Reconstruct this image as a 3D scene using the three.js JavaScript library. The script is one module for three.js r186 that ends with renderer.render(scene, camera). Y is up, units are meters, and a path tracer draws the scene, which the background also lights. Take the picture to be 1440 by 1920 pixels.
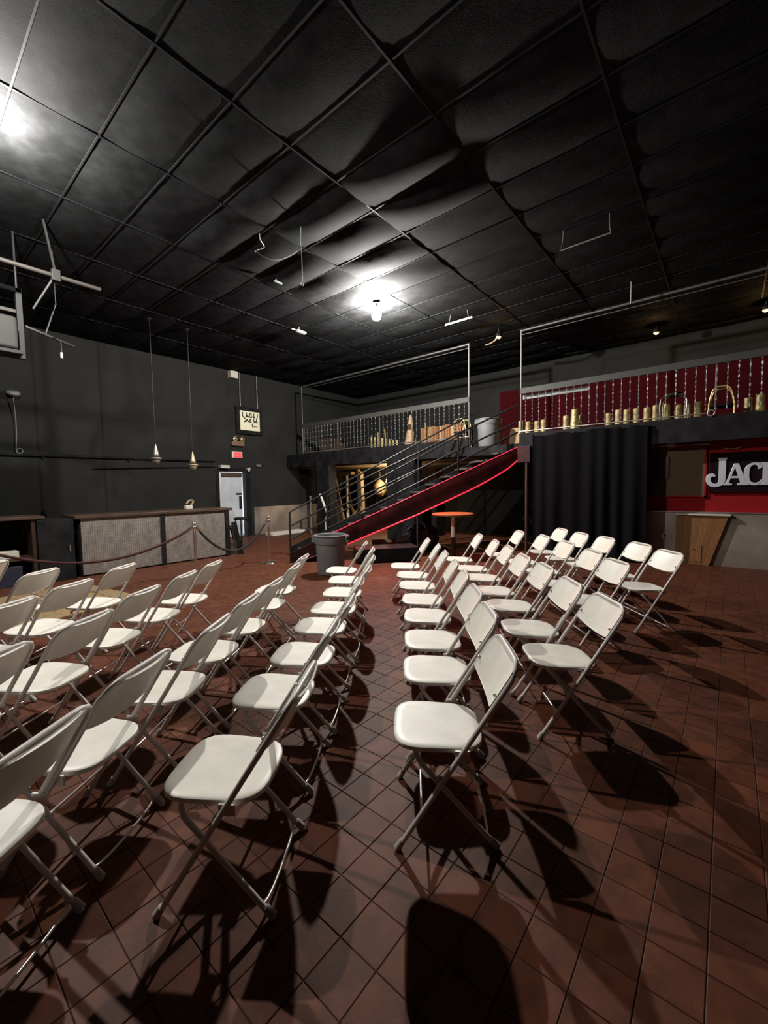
import * as THREE from 'three';
import { mergeGeometries } from 'three/addons/utils/BufferGeometryUtils.js';
import { RoundedBoxGeometry } from 'three/addons/geometries/RoundedBoxGeometry.js';
import { RectAreaLightUniformsLib } from 'three/addons/lights/RectAreaLightUniformsLib.js';
import { FontLoader } from 'three/addons/loaders/FontLoader.js';
import { TextGeometry } from 'three/addons/geometries/TextGeometry.js';

// ------------------------------------------------------------------ camera, sky, lamps, exposure
const scene = new THREE.Scene();
const rad = THREE.MathUtils.degToRad;
const EYE = 1.57, FOCAL = 778;                       // metres, pixels of a 1440 x 1920 frame
const camera = new THREE.PerspectiveCamera(2 * THREE.MathUtils.radToDeg(Math.atan(960 / FOCAL)), 1440 / 1920, 0.05, 60);
camera.rotation.order = 'YXZ';
camera.position.set(0, EYE, 0);
camera.rotation.set(rad(-3.58), -rad(50.3), rad(-0.89));
camera.updateMatrixWorld(true);
scene.background = new THREE.Color().setRGB(1.9, 2.0, 2.2);      // overcast daylight outside the exit door
const renderer = new THREE.WebGLRenderer({ antialias: true });
renderer.toneMapping = THREE.LinearToneMapping;
renderer.toneMappingExposure = 1.0;
renderer.shadowMap.enabled = true;
RectAreaLightUniformsLib.init();
const LAMPS = [[6.58, 5.08, -5.58, 124], [0.78, 5.08, -5.7, 66]];  // two bare work lamps under the ceiling (x, y, z, candela)
const LAMP_COLOUR = [1.0, 0.97, 0.915];

// ------------------------------------------------------------------ helpers
let seed = 20240611;
const rnd = () => { seed = (seed * 1664525 + 1013904223) >>> 0; return seed / 4294967296; };
const rr = (a, b) => a + (b - a) * rnd();
const V3 = (x, y, z) => new THREE.Vector3(x, y, z);
const lin = (r, g, b) => new THREE.Color().setRGB(r, g, b);

function noiseField(size, base, octaves, sd) {       // tileable value noise, 0..1
  const out = new Float32Array(size * size);
  let s = sd >>> 0; const r = () => { s = (s * 1664525 + 1013904223) >>> 0; return s / 4294967296; };
  let amp = 1, tot = 0;
  for (let o = 0; o < octaves; o++) {
    const n = base << o, g = new Float32Array(n * n);
    for (let i = 0; i < g.length; i++) g[i] = r();
    for (let y = 0; y < size; y++) for (let x = 0; x < size; x++) {
      const u = x / size * n, v = y / size * n, i = Math.floor(u), j = Math.floor(v);
      let a = u - i, b = v - j; a = a * a * (3 - 2 * a); b = b * b * (3 - 2 * b);
      const i1 = (i + 1) % n, j1 = (j + 1) % n;
      out[y * size + x] += amp * ((g[j * n + i] * (1 - a) + g[j * n + i1] * a) * (1 - b) + (g[j1 * n + i] * (1 - a) + g[j1 * n + i1] * a) * b);
    }
    tot += amp; amp *= 0.55;
  }
  for (let i = 0; i < out.length; i++) out[i] /= tot;
  return out;
}
function tex(size, fn, srgb = true) {
  const d = new Uint8Array(size * size * 4);
  for (let y = 0; y < size; y++) for (let x = 0; x < size; x++) {
    const c = fn(x / size, y / size, x, y), k = (y * size + x) * 4;
    for (let q = 0; q < 3; q++) d[k + q] = Math.max(0, Math.min(255, c[q] * 255));
    d[k + 3] = 255;
  }
  const t = new THREE.DataTexture(d, size, size); t.wrapS = t.wrapT = THREE.RepeatWrapping;
  t.magFilter = THREE.LinearFilter; t.minFilter = THREE.LinearMipmapLinearFilter; t.generateMipmaps = true;
  if (srgb) t.colorSpace = THREE.SRGBColorSpace;
  t.needsUpdate = true; return t;
}
const NA = noiseField(256, 4, 6, 11), NB = noiseField(256, 8, 5, 77), NF = noiseField(256, 64, 2, 5);
const mottle = (lo, hi, f = NA) => tex(256, (u, v, x, y) => { const n = lo + (hi - lo) * Math.min(1, Math.max(0, (f[y * 256 + x] - 0.25) * 2)); return [n, n, n]; });
const T_soft = mottle(0.86, 1.0), T_worn = mottle(0.62, 1.0, NB), T_fine = mottle(0.8, 1.0, NF);
const T_bump = tex(256, (u, v, x, y) => { const n = NF[y * 256 + x] * 0.6 + NB[y * 256 + x] * 0.4; return [n, n, n]; }, false);
const T_wood = tex(256, (u, v, x, y) => {
  const w = NA[y * 256 + x], g = NF[((y >> 4) * 256 + x)];
  const ring = 0.5 + 0.5 * Math.sin((u * 9 + w * 2.4) * Math.PI * 2);
  const n = 0.78 + 0.07 * ring + 0.14 * (g - 0.5); return [n, n * 0.97, n * 0.93];
});
const T_brushed = tex(256, (u, v, x, y) => { const n = 0.72 + 0.2 * (NF[((y >> 5) * 256 + x)] - 0.5) + 0.26 * (NB[y * 256 + x] - 0.3); return [n, n, n]; });
const T_mesh = tex(256, (u, v, x, y) => {            // stamped grid of dimples on the bar front
  const a = Math.abs(((u * 16) % 1) - 0.5), b = Math.abs(((v * 16) % 1) - 0.5);
  const n = (a < 0.34 && b < 0.34 ? 0.95 : 0.76) * (0.85 + 0.3 * (NB[y * 256 + x] - 0.4)); return [n, n, n];
});
function std(c, rough = 0.7, o = {}) {
  const m = new THREE.MeshPhysicalMaterial({ color: Array.isArray(c) ? lin(...c) : c, roughness: rough, ...o });
  return m;
}
const rep = (t, k) => { const c = t.clone(); c.repeat.set(k, k); c.needsUpdate = true; return c; };
const T_softW = rep(T_soft, 0.4), T_wornW = rep(T_worn, 0.8), T_fineW = rep(T_fine, 2), T_bumpW = rep(T_bump, 2.5), T_woodW = rep(T_wood, 1.6), T_meshW = rep(T_mesh, 1.7), T_brW = rep(T_brushed, 0.9);
const T_tile = mottle(0.78, 1.0, NB), T_chair = rep(mottle(0.94, 1.0, NB), 1.5), T_wains = rep(mottle(0.78, 1.0, NA), 0.5);
const M = {
  blackWall: std([0.028, 0.028, 0.026], 0.9, { specularIntensity: 0.25, map: T_softW, bumpMap: T_bumpW, bumpScale: 0.002 }),
  redWall: std([0.34, 0.01, 0.014], 0.8, { specularIntensity: 0.3, map: T_softW }),
  darkRed: std([0.055, 0.003, 0.006], 0.9, { specularIntensity: 0.15, map: T_softW }),
  ceil: [0.0115, 0.013, 0.015].map(k => std([k * 0.97, k, k * 1.06], 0.9, { specularIntensity: 0.25, map: T_wornW, bumpMap: T_bumpW, bumpScale: 0.0015 })),
  ceilBar: std([0.012, 0.012, 0.0125], 0.6, { specularIntensity: 0.25 }),
  slab: std([0.02, 0.02, 0.02], 0.9),
  grout: std([0.036, 0.016, 0.011], 0.9, { map: T_fineW }),
  tile: [[0.124, 0.038, 0.018], [0.112, 0.0355, 0.017], [0.133, 0.043, 0.022], [0.115, 0.039, 0.021]].map(c => std(c, 0.56, { specularIntensity: 0.35, map: T_tile, roughnessMap: null, bumpMap: T_bump, bumpScale: 0.0006 })),
  tileField: std([1, 1, 1], 0.56, { specularIntensity: 0.35, map: T_tile }),
  chair: std([0.8, 0.765, 0.675], 0.42, { map: T_chair }),
  frame: std([0.66, 0.61, 0.57], 0.4),
  rod: std([0.6, 0.58, 0.55], 0.3, { metalness: 0.7 }),
  cap: std([0.42, 0.38, 0.34], 0.7),
  blackPaint: std([0.016, 0.015, 0.016], 0.65, { specularIntensity: 0.3, map: T_wornW }),
  blackMetal: std([0.022, 0.021, 0.022], 0.36, { metalness: 0.3 }),
  steel: std([0.55, 0.54, 0.52], 0.32, { metalness: 0.9 }),
  chrome: std([0.8, 0.76, 0.72], 0.2, { metalness: 1 }),
  brass: std([0.78, 0.6, 0.24], 0.34, { metalness: 0.7 }),
  gold: std([0.68, 0.53, 0.22], 0.5, { metalness: 0.1, map: T_wornW }),
  wainscot: std([0.47, 0.4, 0.345], 0.46, { metalness: 0.55, map: T_wains }),
  meshMetal: std([0.5, 0.44, 0.39], 0.46, { metalness: 0.5, map: T_meshW, bumpMap: T_meshW, bumpScale: 0.003 }),
  wood: std([0.36, 0.17, 0.065], 0.5, { map: T_woodW }),
  woodB: std([0.31, 0.145, 0.055], 0.52, { map: T_woodW }),
  woodPale: std([0.46, 0.33, 0.17], 0.62, { map: T_woodW }),
  woodDark: std([0.085, 0.05, 0.032], 0.5, { map: T_woodW }),
  woodOrange: std([0.46, 0.16, 0.05], 0.4, { map: T_woodW }),
  greyWood: std([0.055, 0.055, 0.054], 0.7, { map: T_woodW }),
  plywood: std([0.4, 0.29, 0.16], 0.65, { map: T_woodW }),
  brownBoard: std([0.14, 0.085, 0.042], 0.85, { map: T_fineW }),
  curtain: std([0.007, 0.0065, 0.008], 0.98, { specularIntensity: 0.1, map: T_fineW, side: THREE.DoubleSide }),
  canGrey: std([0.185, 0.19, 0.195], 0.5, { map: T_softW }),
  stringer: std([0.036, 0.011, 0.013], 0.5, { specularIntensity: 0.4, map: T_wornW }),
  tread: std([0.075, 0.06, 0.055], 0.7, { map: T_wornW }),
  white: std([0.72, 0.72, 0.7], 0.5),
  doorWhite: std([0.62, 0.66, 0.7], 0.5, { map: T_softW }),
  offWhite: std([0.66, 0.63, 0.55], 0.6),
  beige: std([0.5, 0.46, 0.38], 0.6),
  tan: std([0.42, 0.3, 0.17], 0.75, { map: T_fineW }),
  ropeRed: std([0.055, 0.008, 0.009], 0.85, { map: T_fineW }),
  ropeBlack: std([0.014, 0.013, 0.014], 0.8, { map: T_fineW }),
  greyBox: std([0.035, 0.034, 0.031], 0.7, { map: T_softW }),
  bag: std([0.012, 0.014, 0.02], 0.35),
  cable: std([0.2, 0.21, 0.21], 0.5),
  signLetter: std([0.74, 0.76, 0.84], 0.32, { metalness: 0.35 }),
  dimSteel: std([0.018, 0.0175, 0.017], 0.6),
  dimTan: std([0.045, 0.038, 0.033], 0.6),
  dullChrome: std([0.4, 0.34, 0.31], 0.42, { metalness: 0.7 }),
  dullBrass: std([0.4, 0.34, 0.22], 0.45, { metalness: 0.6 }),
  rubber: std([0.02, 0.02, 0.02], 0.9),
};
function boxUV(g) {                                   // uv in metres from position along the dominant normal
  const p = g.attributes.position, n = g.attributes.normal, uv = new Float32Array(p.count * 2);
  for (let i = 0; i < p.count; i++) {
    const ax = Math.abs(n.getX(i)), ay = Math.abs(n.getY(i)), az = Math.abs(n.getZ(i));
    if (ay >= ax && ay >= az) { uv[2 * i] = p.getX(i); uv[2 * i + 1] = p.getZ(i); }
    else if (ax >= az) { uv[2 * i] = p.getZ(i); uv[2 * i + 1] = p.getY(i); }
    else { uv[2 * i] = p.getX(i); uv[2 * i + 1] = p.getY(i); }
  }
  g.setAttribute('uv', new THREE.BufferAttribute(uv, 2)); return g;
}
const plain = g => { const q = g.index ? g.toNonIndexed() : g; for (const k of Object.keys(q.attributes)) if (!['position', 'normal', 'uv'].includes(k)) q.deleteAttribute(k); return q; };
const bx = (x0, x1, y0, y1, z0, z1) => new THREE.BoxGeometry(Math.abs(x1 - x0), Math.abs(y1 - y0), Math.abs(z1 - z0)).translate((x0 + x1) / 2, (y0 + y1) / 2, (z0 + z1) / 2);
const rbx = (x0, x1, y0, y1, z0, z1, r = 0.01) => new RoundedBoxGeometry(Math.abs(x1 - x0), Math.abs(y1 - y0), Math.abs(z1 - z0), 2, r).translate((x0 + x1) / 2, (y0 + y1) / 2, (z0 + z1) / 2);
function cyl(r0, r1, y0, y1, x = 0, z = 0, n = 20) { return new THREE.CylinderGeometry(r1, r0, y1 - y0, n).translate(x, (y0 + y1) / 2, z); }
class Poly extends THREE.Curve {                      // arc-length parametrised polyline
  constructor(pts) { super(); this.p = pts; this.d = [0]; for (let i = 1; i < pts.length; i++) this.d.push(this.d[i - 1] + pts[i].distanceTo(pts[i - 1])); }
  getPoint(t, o = new THREE.Vector3()) { const s = t * this.d[this.d.length - 1]; let i = 1; while (i < this.d.length - 1 && this.d[i] < s) i++; const k = (s - this.d[i - 1]) / Math.max(1e-9, this.d[i] - this.d[i - 1]); return o.copy(this.p[i - 1]).lerp(this.p[i], k); }
}
function tube(pts, r, n = 8, closed = false, seg) {   // swept round bar through points, capped ends
  const c = pts.length > 2 ? new THREE.CatmullRomCurve3(pts, closed, 'centripetal') : new Poly(pts);
  return new THREE.TubeGeometry(c, seg || (pts.length > 2 ? (pts.length - 1) * 4 : 1), r, n, closed);
}
function bar(a, b, r, n = 10) {                       // straight round bar with ends
  const A = V3(...a), B = V3(...b), L = A.distanceTo(B), g = new THREE.CylinderGeometry(r, r, L, n);
  g.applyQuaternion(new THREE.Quaternion().setFromUnitVectors(V3(0, 1, 0), B.clone().sub(A).normalize()));
  return g.translate((a[0] + b[0]) / 2, (a[1] + b[1]) / 2, (a[2] + b[2]) / 2);
}
function beam(a, b, w, h) {                           // straight rectangular bar
  const A = V3(...a), B = V3(...b), L = A.distanceTo(B), g = new THREE.BoxGeometry(w, h, L);
  const m = new THREE.Matrix4().lookAt(B, A, Math.abs(B.y - A.y) > 0.99 * L ? V3(1, 0, 0) : V3(0, 1, 0)); g.applyMatrix4(m);
  return g.translate((a[0] + b[0]) / 2, (a[1] + b[1]) / 2, (a[2] + b[2]) / 2);
}
const lathe = (pts, n = 28) => new THREE.LatheGeometry(pts.map(p => new THREE.Vector2(p[0], p[1])), n);
const taken = new Map();
const numbered = n => { const k = taken.get(n) || 0; taken.set(n, k + 1); return k ? `${n}_${String(k).padStart(3, '0')}` : n; };
function geo(list) { const a = (Array.isArray(list) ? list : [list]).map(plain); const g = a.length > 1 ? mergeGeometries(a) : a[0]; return boxUV(g); }
function obj(name, list, mat, parent = scene) {
  const m = new THREE.Mesh(list.isBufferGeometry && list.userData.ready ? list : geo(list), mat);
  m.name = parent === scene ? numbered(name) : name; m.castShadow = m.receiveShadow = true; parent.add(m); return m;
}
function tag(o, label, category, group) { o.userData = { ...o.userData, label, category }; if (group) o.userData.group = group; return o; }
function thing(name, label, category, [x, y, z] = [0, 0, 0], turn = 0, group) {
  const o = new THREE.Group(); o.name = numbered(name); scene.add(o); o.position.set(x, y, z); o.rotation.y = turn; return tag(o, label, category, group);
}
function struct(name, list, mat, label, category) {
  const o = list ? obj(name, list, mat) : new THREE.Group(); if (!list) { o.name = numbered(name); scene.add(o); }
  o.userData = { kind: 'structure', label, category }; return o;
}
function copy(root, [x, y, z], turn, label) { const r = root.clone(); r.name = numbered(root.name.replace(/_\d{3}$/, '')); r.userData = { ...root.userData }; scene.add(r); r.position.set(x, y, z); r.rotation.set(0, turn, 0); if (label) r.userData.label = label; return r; }

// ------------------------------------------------------------------ the room
const X0 = -4, X1 = 13.2, Z0 = -12.3, Z1 = 5, CEIL = 5.3, MZ = 2.5, MX = 9.4;   // MZ, MX: height and front line of the mezzanine
// floor: quarry tiles in a grid over a grout bed
{
  const floor = struct('floor', null, null, 'red-brown quarry tile floor with dark grout joints', 'floor');
  obj('grout_bed', bx(X0, X1 + 0.2, -0.2, -0.003, Z0 - 0.6, Z1), M.grout, floor);
  const P = 0.165, w = P / 2 - 0.0016, c = 0.002, th = 0.008;
  const v = [], idx = [];
  const ringAt = (r, y) => { const s = v.length / 3; v.push(-r, y, -r, r, y, -r, r, y, r, -r, y, r); return s; };
  const quads = (a, b) => { for (let i = 0; i < 4; i++) { const j = (i + 1) % 4; idx.push(a + i, b + i, b + j, a + i, b + j, a + j); } };
  const r0 = ringAt(w, -th), r1 = ringAt(w, -c * 0.6), r2 = ringAt(w - c, 0); quads(r0, r1); quads(r1, r2); idx.push(r2, r2 + 2, r2 + 1, r2, r2 + 3, r2 + 2);
  const raw = new THREE.BufferGeometry(); raw.setAttribute('position', new THREE.Float32BufferAttribute(v, 3)); raw.setIndex(idx);
  const variants = [0, 1, 2, 3].map(k => {            // four cuts of the mottled texture
    const g = raw.toNonIndexed(); g.computeVertexNormals(); boxUV(g);
    const u = g.attributes.uv; for (let i = 0; i < u.count; i++) u.setXY(i, u.getX(i) * 1.4 + 0.27 * k, u.getY(i) * 1.4 + 0.41 * k);
    g.userData.ready = true; return g;
  });
  const cells = [];
  const gx = 0.93, gz = -0.835;                       // a joint crossing in the photograph
  for (let i = Math.ceil((X0 - gx) / P); gx + (i + 0.5) * P < X1 - 0.09; i++) for (let j = Math.ceil((Z0 - gz) / P); gz + (j + 0.5) * P < Z1 - 0.09; j++) {
    const x = gx + (i + 0.5) * P, z = gz + (j + 0.5) * P; if (x < X0 + 0.09 || z < Z0 + 0.09) continue;
    const q = V3(x, 0, z).project(camera), d = Math.hypot(x, EYE, z);
    const seen = Math.abs(q.x) < 1.03 && Math.abs(q.y) < 1.03 && q.z < 1;
    cells.push([x, z, seen ? d : 1e3 + d]);
  }
  cells.sort((a, b) => a[2] - b[2]);
  for (let k = 0; k < 300; k++) {
    const [x, z] = cells[k], m = new THREE.Mesh(variants[k * 7 % 4], M.tile[Math.floor(rnd() * 4)]);
    m.name = 'tile'; m.position.set(x, rr(-0.0008, 0.0004), z); m.rotation.y = Math.floor(rnd() * 4) * Math.PI / 2; m.castShadow = m.receiveShadow = true; floor.add(m);
  }
  const rest = new THREE.InstancedMesh(variants[0], M.tileField, cells.length - 300), mt = new THREE.Matrix4(), q = new THREE.Quaternion();
  for (let k = 300; k < cells.length; k++) {
    q.setFromAxisAngle(V3(0, 1, 0), Math.floor(rnd() * 4) * Math.PI / 2);
    mt.compose(V3(cells[k][0], rr(-0.0008, 0.0004), cells[k][1]), q, V3(1, 1, 1)); rest.setMatrixAt(k - 300, mt);
    rest.setColorAt(k - 300, M.tile[Math.floor(rnd() * 4)].color);
  }
  rest.name = 'tile_field'; rest.userData.kind = 'stuff'; rest.castShadow = rest.receiveShadow = true; floor.add(rest);
}
// suspended ceiling: bars and sagging tiles under a slab
{
  const ceil = struct('ceiling', null, null, 'black suspended ceiling of sagging tiles in a metal grid', 'ceiling');
  obj('slab', bx(X0, X1 + 0.2, CEIL + 0.12, CEIL + 0.3, Z0 - 0.2, Z1), M.slab, ceil);
  const px = 0.7, pz = 1.41, ax = 0.97, az = -5.22;
  const xs = [], zs = [];
  for (let i = -7; i < 20; i++) { const x = ax + i * px; if (x > X0 + 0.1 && x < X1 - 0.1) xs.push(x); }
  for (let j = -8; j < 10; j++) { const z = az + j * pz; if (z > Z0 + 0.1 && z < Z1 - 0.1) zs.push(z); }
  for (const z of zs) obj('grid_bar', bx(X0, X1, CEIL - 0.004, CEIL + 0.02, z - 0.011, z + 0.011), M.ceilBar, ceil);
  const gx = [X0, ...xs, X1], gz = [Z0, ...zs, Z1];
  for (const x of xs) obj('grid_bar', bx(x - 0.009, x + 0.009, CEIL - 0.002, CEIL + 0.02, Z0, Z1), M.ceilBar, ceil);
  const sagOf = (x, z) => (x > 3.7 && x < 5.2 && z > -3.9 && z < -2.4) ? 0.085 : (x > 3 && x < 6.6 && z > -6.7 && z < -3.8) ? rr(0.05, 0.08) : rr(0.008, 0.045);
  for (let i = 0; i + 1 < gx.length; i++) for (let j = 0; j + 1 < gz.length; j++) {
    const a = gx[i], b = gx[i + 1], c = gz[j], d = gz[j + 1], sag = sagOf((a + b) / 2, (c + d) / 2), sk = rr(-0.25, 0.25);
    const g = new THREE.PlaneGeometry(b - a - 0.004, d - c - 0.004, 4, 5); g.rotateX(Math.PI / 2);
    const p = g.attributes.position;
    for (let k = 0; k < p.count; k++) { const u = p.getX(k) / (b - a) * 2, v = p.getZ(k) / (d - c) * 2; p.setY(k, 0.008 - sag * Math.max(0, 1 - u * u) * Math.max(0, 1 - v * v * (0.75)) * (1 + sk * v)); }
    g.computeVertexNormals(); g.translate((a + b) / 2, CEIL, (c + d) / 2);
    const m = obj('ceiling_tile', g, M.ceil[Math.floor(rnd() * 3)], ceil); m.material.side = THREE.DoubleSide;
  }
}
// walls
const DX0 = 6.72, DX1 = 7.68, DH = 2.12;
struct('wall_left', [bx(X0, DX0, 0, CEIL + 0.1, Z0 - 0.2, Z0), bx(DX1, X1 + 0.2, 0, CEIL + 0.1, Z0 - 0.2, Z0), bx(DX0, DX1, DH, CEIL + 0.1, Z0 - 0.2, Z0)], M.blackWall, 'tall charcoal painted wall behind the bar, with the exit door', 'wall');
struct('wall_right', [bx(9.8, 10.0, 0, MZ - 0.2, -3.4, Z1)], M.redWall, 'deep red wall under the mezzanine', 'wall');
struct('wall_upper', [bx(X1, X1 + 0.2, 0, CEIL + 0.1, Z0 - 0.2, -5.9), bx(X1, X1 + 0.2, 4.6, CEIL + 0.1, -5.9, Z1)], M.blackWall, 'black back wall of the mezzanine', 'wall');
struct('wall_far', [bx(X1, X1 + 0.2, 0, 4.6, -5.9, Z1)], M.darkRed, 'dark red painted part of the mezzanine back wall', 'wall');
struct('wall_storage', [bx(10.0, X1, 0, MZ - 0.2, -3.5, -3.4)], M.blackWall, 'black partition behind the stairs', 'wall');
struct('wall_rear', [bx(X0 - 0.2, X0, 0, CEIL + 0.1, Z0 - 0.2, Z1)], M.blackWall, 'black wall behind the viewer', 'wall');
struct('wall_side', [bx(X0 - 0.2, X1 + 0.2, 0, CEIL + 0.1, Z1, Z1 + 0.2)], M.blackWall, 'black side wall of the hall', 'wall');
struct('trim_1', [bx(7.95, X1, 0, 0.93, Z0 + 0.005, Z0 + 0.03)], M.wainscot, 'dull grey metal wainscot beside the exit door', 'wainscot');
{
  const w = struct('trim_2', [bx(9.77, 9.795, 0, 0.985, -3.3, Z1 - 0.01)], M.wainscot, 'dull metal wainscot under the red wall', 'wainscot');
  obj('cap_strip', rbx(9.755, 9.797, 0.975, 1.0, -3.3, Z1 - 0.01, 0.006), M.steel, w);
  const o = obj('outlet_plate', rbx(9.762, 9.772, 0.44, 0.56, -0.98, -0.9, 0.004), M.steel, w);
  obj('socket', [bx(9.758, 9.763, 0.455, 0.49, -0.96, -0.92), bx(9.758, 9.763, 0.51, 0.545, -0.96, -0.92)], M.blackPaint, o);
}
// mezzanine platform
{
  const m = struct('mezzanine', null, null, 'black mezzanine platform along the far side', 'platform');
  obj('deck', bx(MX, X1, MZ - 0.12, MZ, Z0, Z1), M.blackPaint, m);
  obj('fascia', [bx(MX - 0.04, MX, 2.28, 2.72, Z0, -5.02), bx(MX - 0.04, MX, 2.28, 2.72, -3.72, Z1)], M.blackPaint, m);
  obj('fascia', [bx(MX - 0.03, MX, 2.28, MZ, -5.02, -3.72)], M.blackPaint, m);
  for (let z = -11.6; z < 4.8; z += 1.2) obj('joist', bx(MX, X1, MZ - 0.2, MZ - 0.12, z - 0.03, z + 0.03), M.woodDark, m);
  obj('soffit', bx(9.9, X1, MZ - 0.235, MZ - 0.2, Z0, -3.5), M.plywood, m);
  obj('column', bx(9.36, 9.7, 0, 2.28, -10.7, -10.1), M.blackPaint, m);
  obj('column', bx(9.36, 9.75, 0, 2.28, -7.65, -6.68), M.blackPaint, m);
  obj('back_partition', bx(12.2, 12.3, 0, MZ - 0.235, Z0, -3.5), M.blackWall, m);
}
// exit door, a little open at its latch side
{
  const fr = struct('door_1', null, null, 'white exit door standing slightly open in a black frame', 'door');
  obj('door_frame', [bx(DX0 - 0.08, DX0 + 0.02, 0, DH + 0.06, Z0 - 0.03, Z0 + 0.03), bx(DX1 - 0.02, DX1 + 0.16, 0, DH + 0.06, Z0 - 0.03, Z0 + 0.03), bx(DX0 - 0.08, DX1 + 0.16, DH - 0.02, DH + 0.1, Z0 - 0.03, Z0 + 0.035)], M.blackPaint, fr);
  const leaf = new THREE.Group(); leaf.name = 'door_leaf'; leaf.position.set(DX0 + 0.02, 0.015, Z0 - 0.08); leaf.rotation.y = rad(-3); fr.add(leaf);
  obj('panel', rbx(0, 0.82, 0, DH - 0.05, -0.045, 0, 0.004), M.doorWhite, leaf);
  obj('hinge_stile', rbx(-0.005, 0.1, 0.3, DH - 0.06, 0.0, 0.012, 0.004), M.white, leaf);
  obj('door_closer', rbx(0.12, 0.8, DH - 0.19, DH - 0.07, 0.0, 0.06, 0.01), M.woodDark, leaf);
  obj('push_plate', rbx(0.7, 0.79, 0.88, 1.3, 0.0, 0.015, 0.004), M.blackMetal, leaf);
  obj('pull_bar', rbx(0.6, 0.8, 1.36, 1.4, 0.0, 0.05, 0.01), M.blackMetal, leaf);
}
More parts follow.
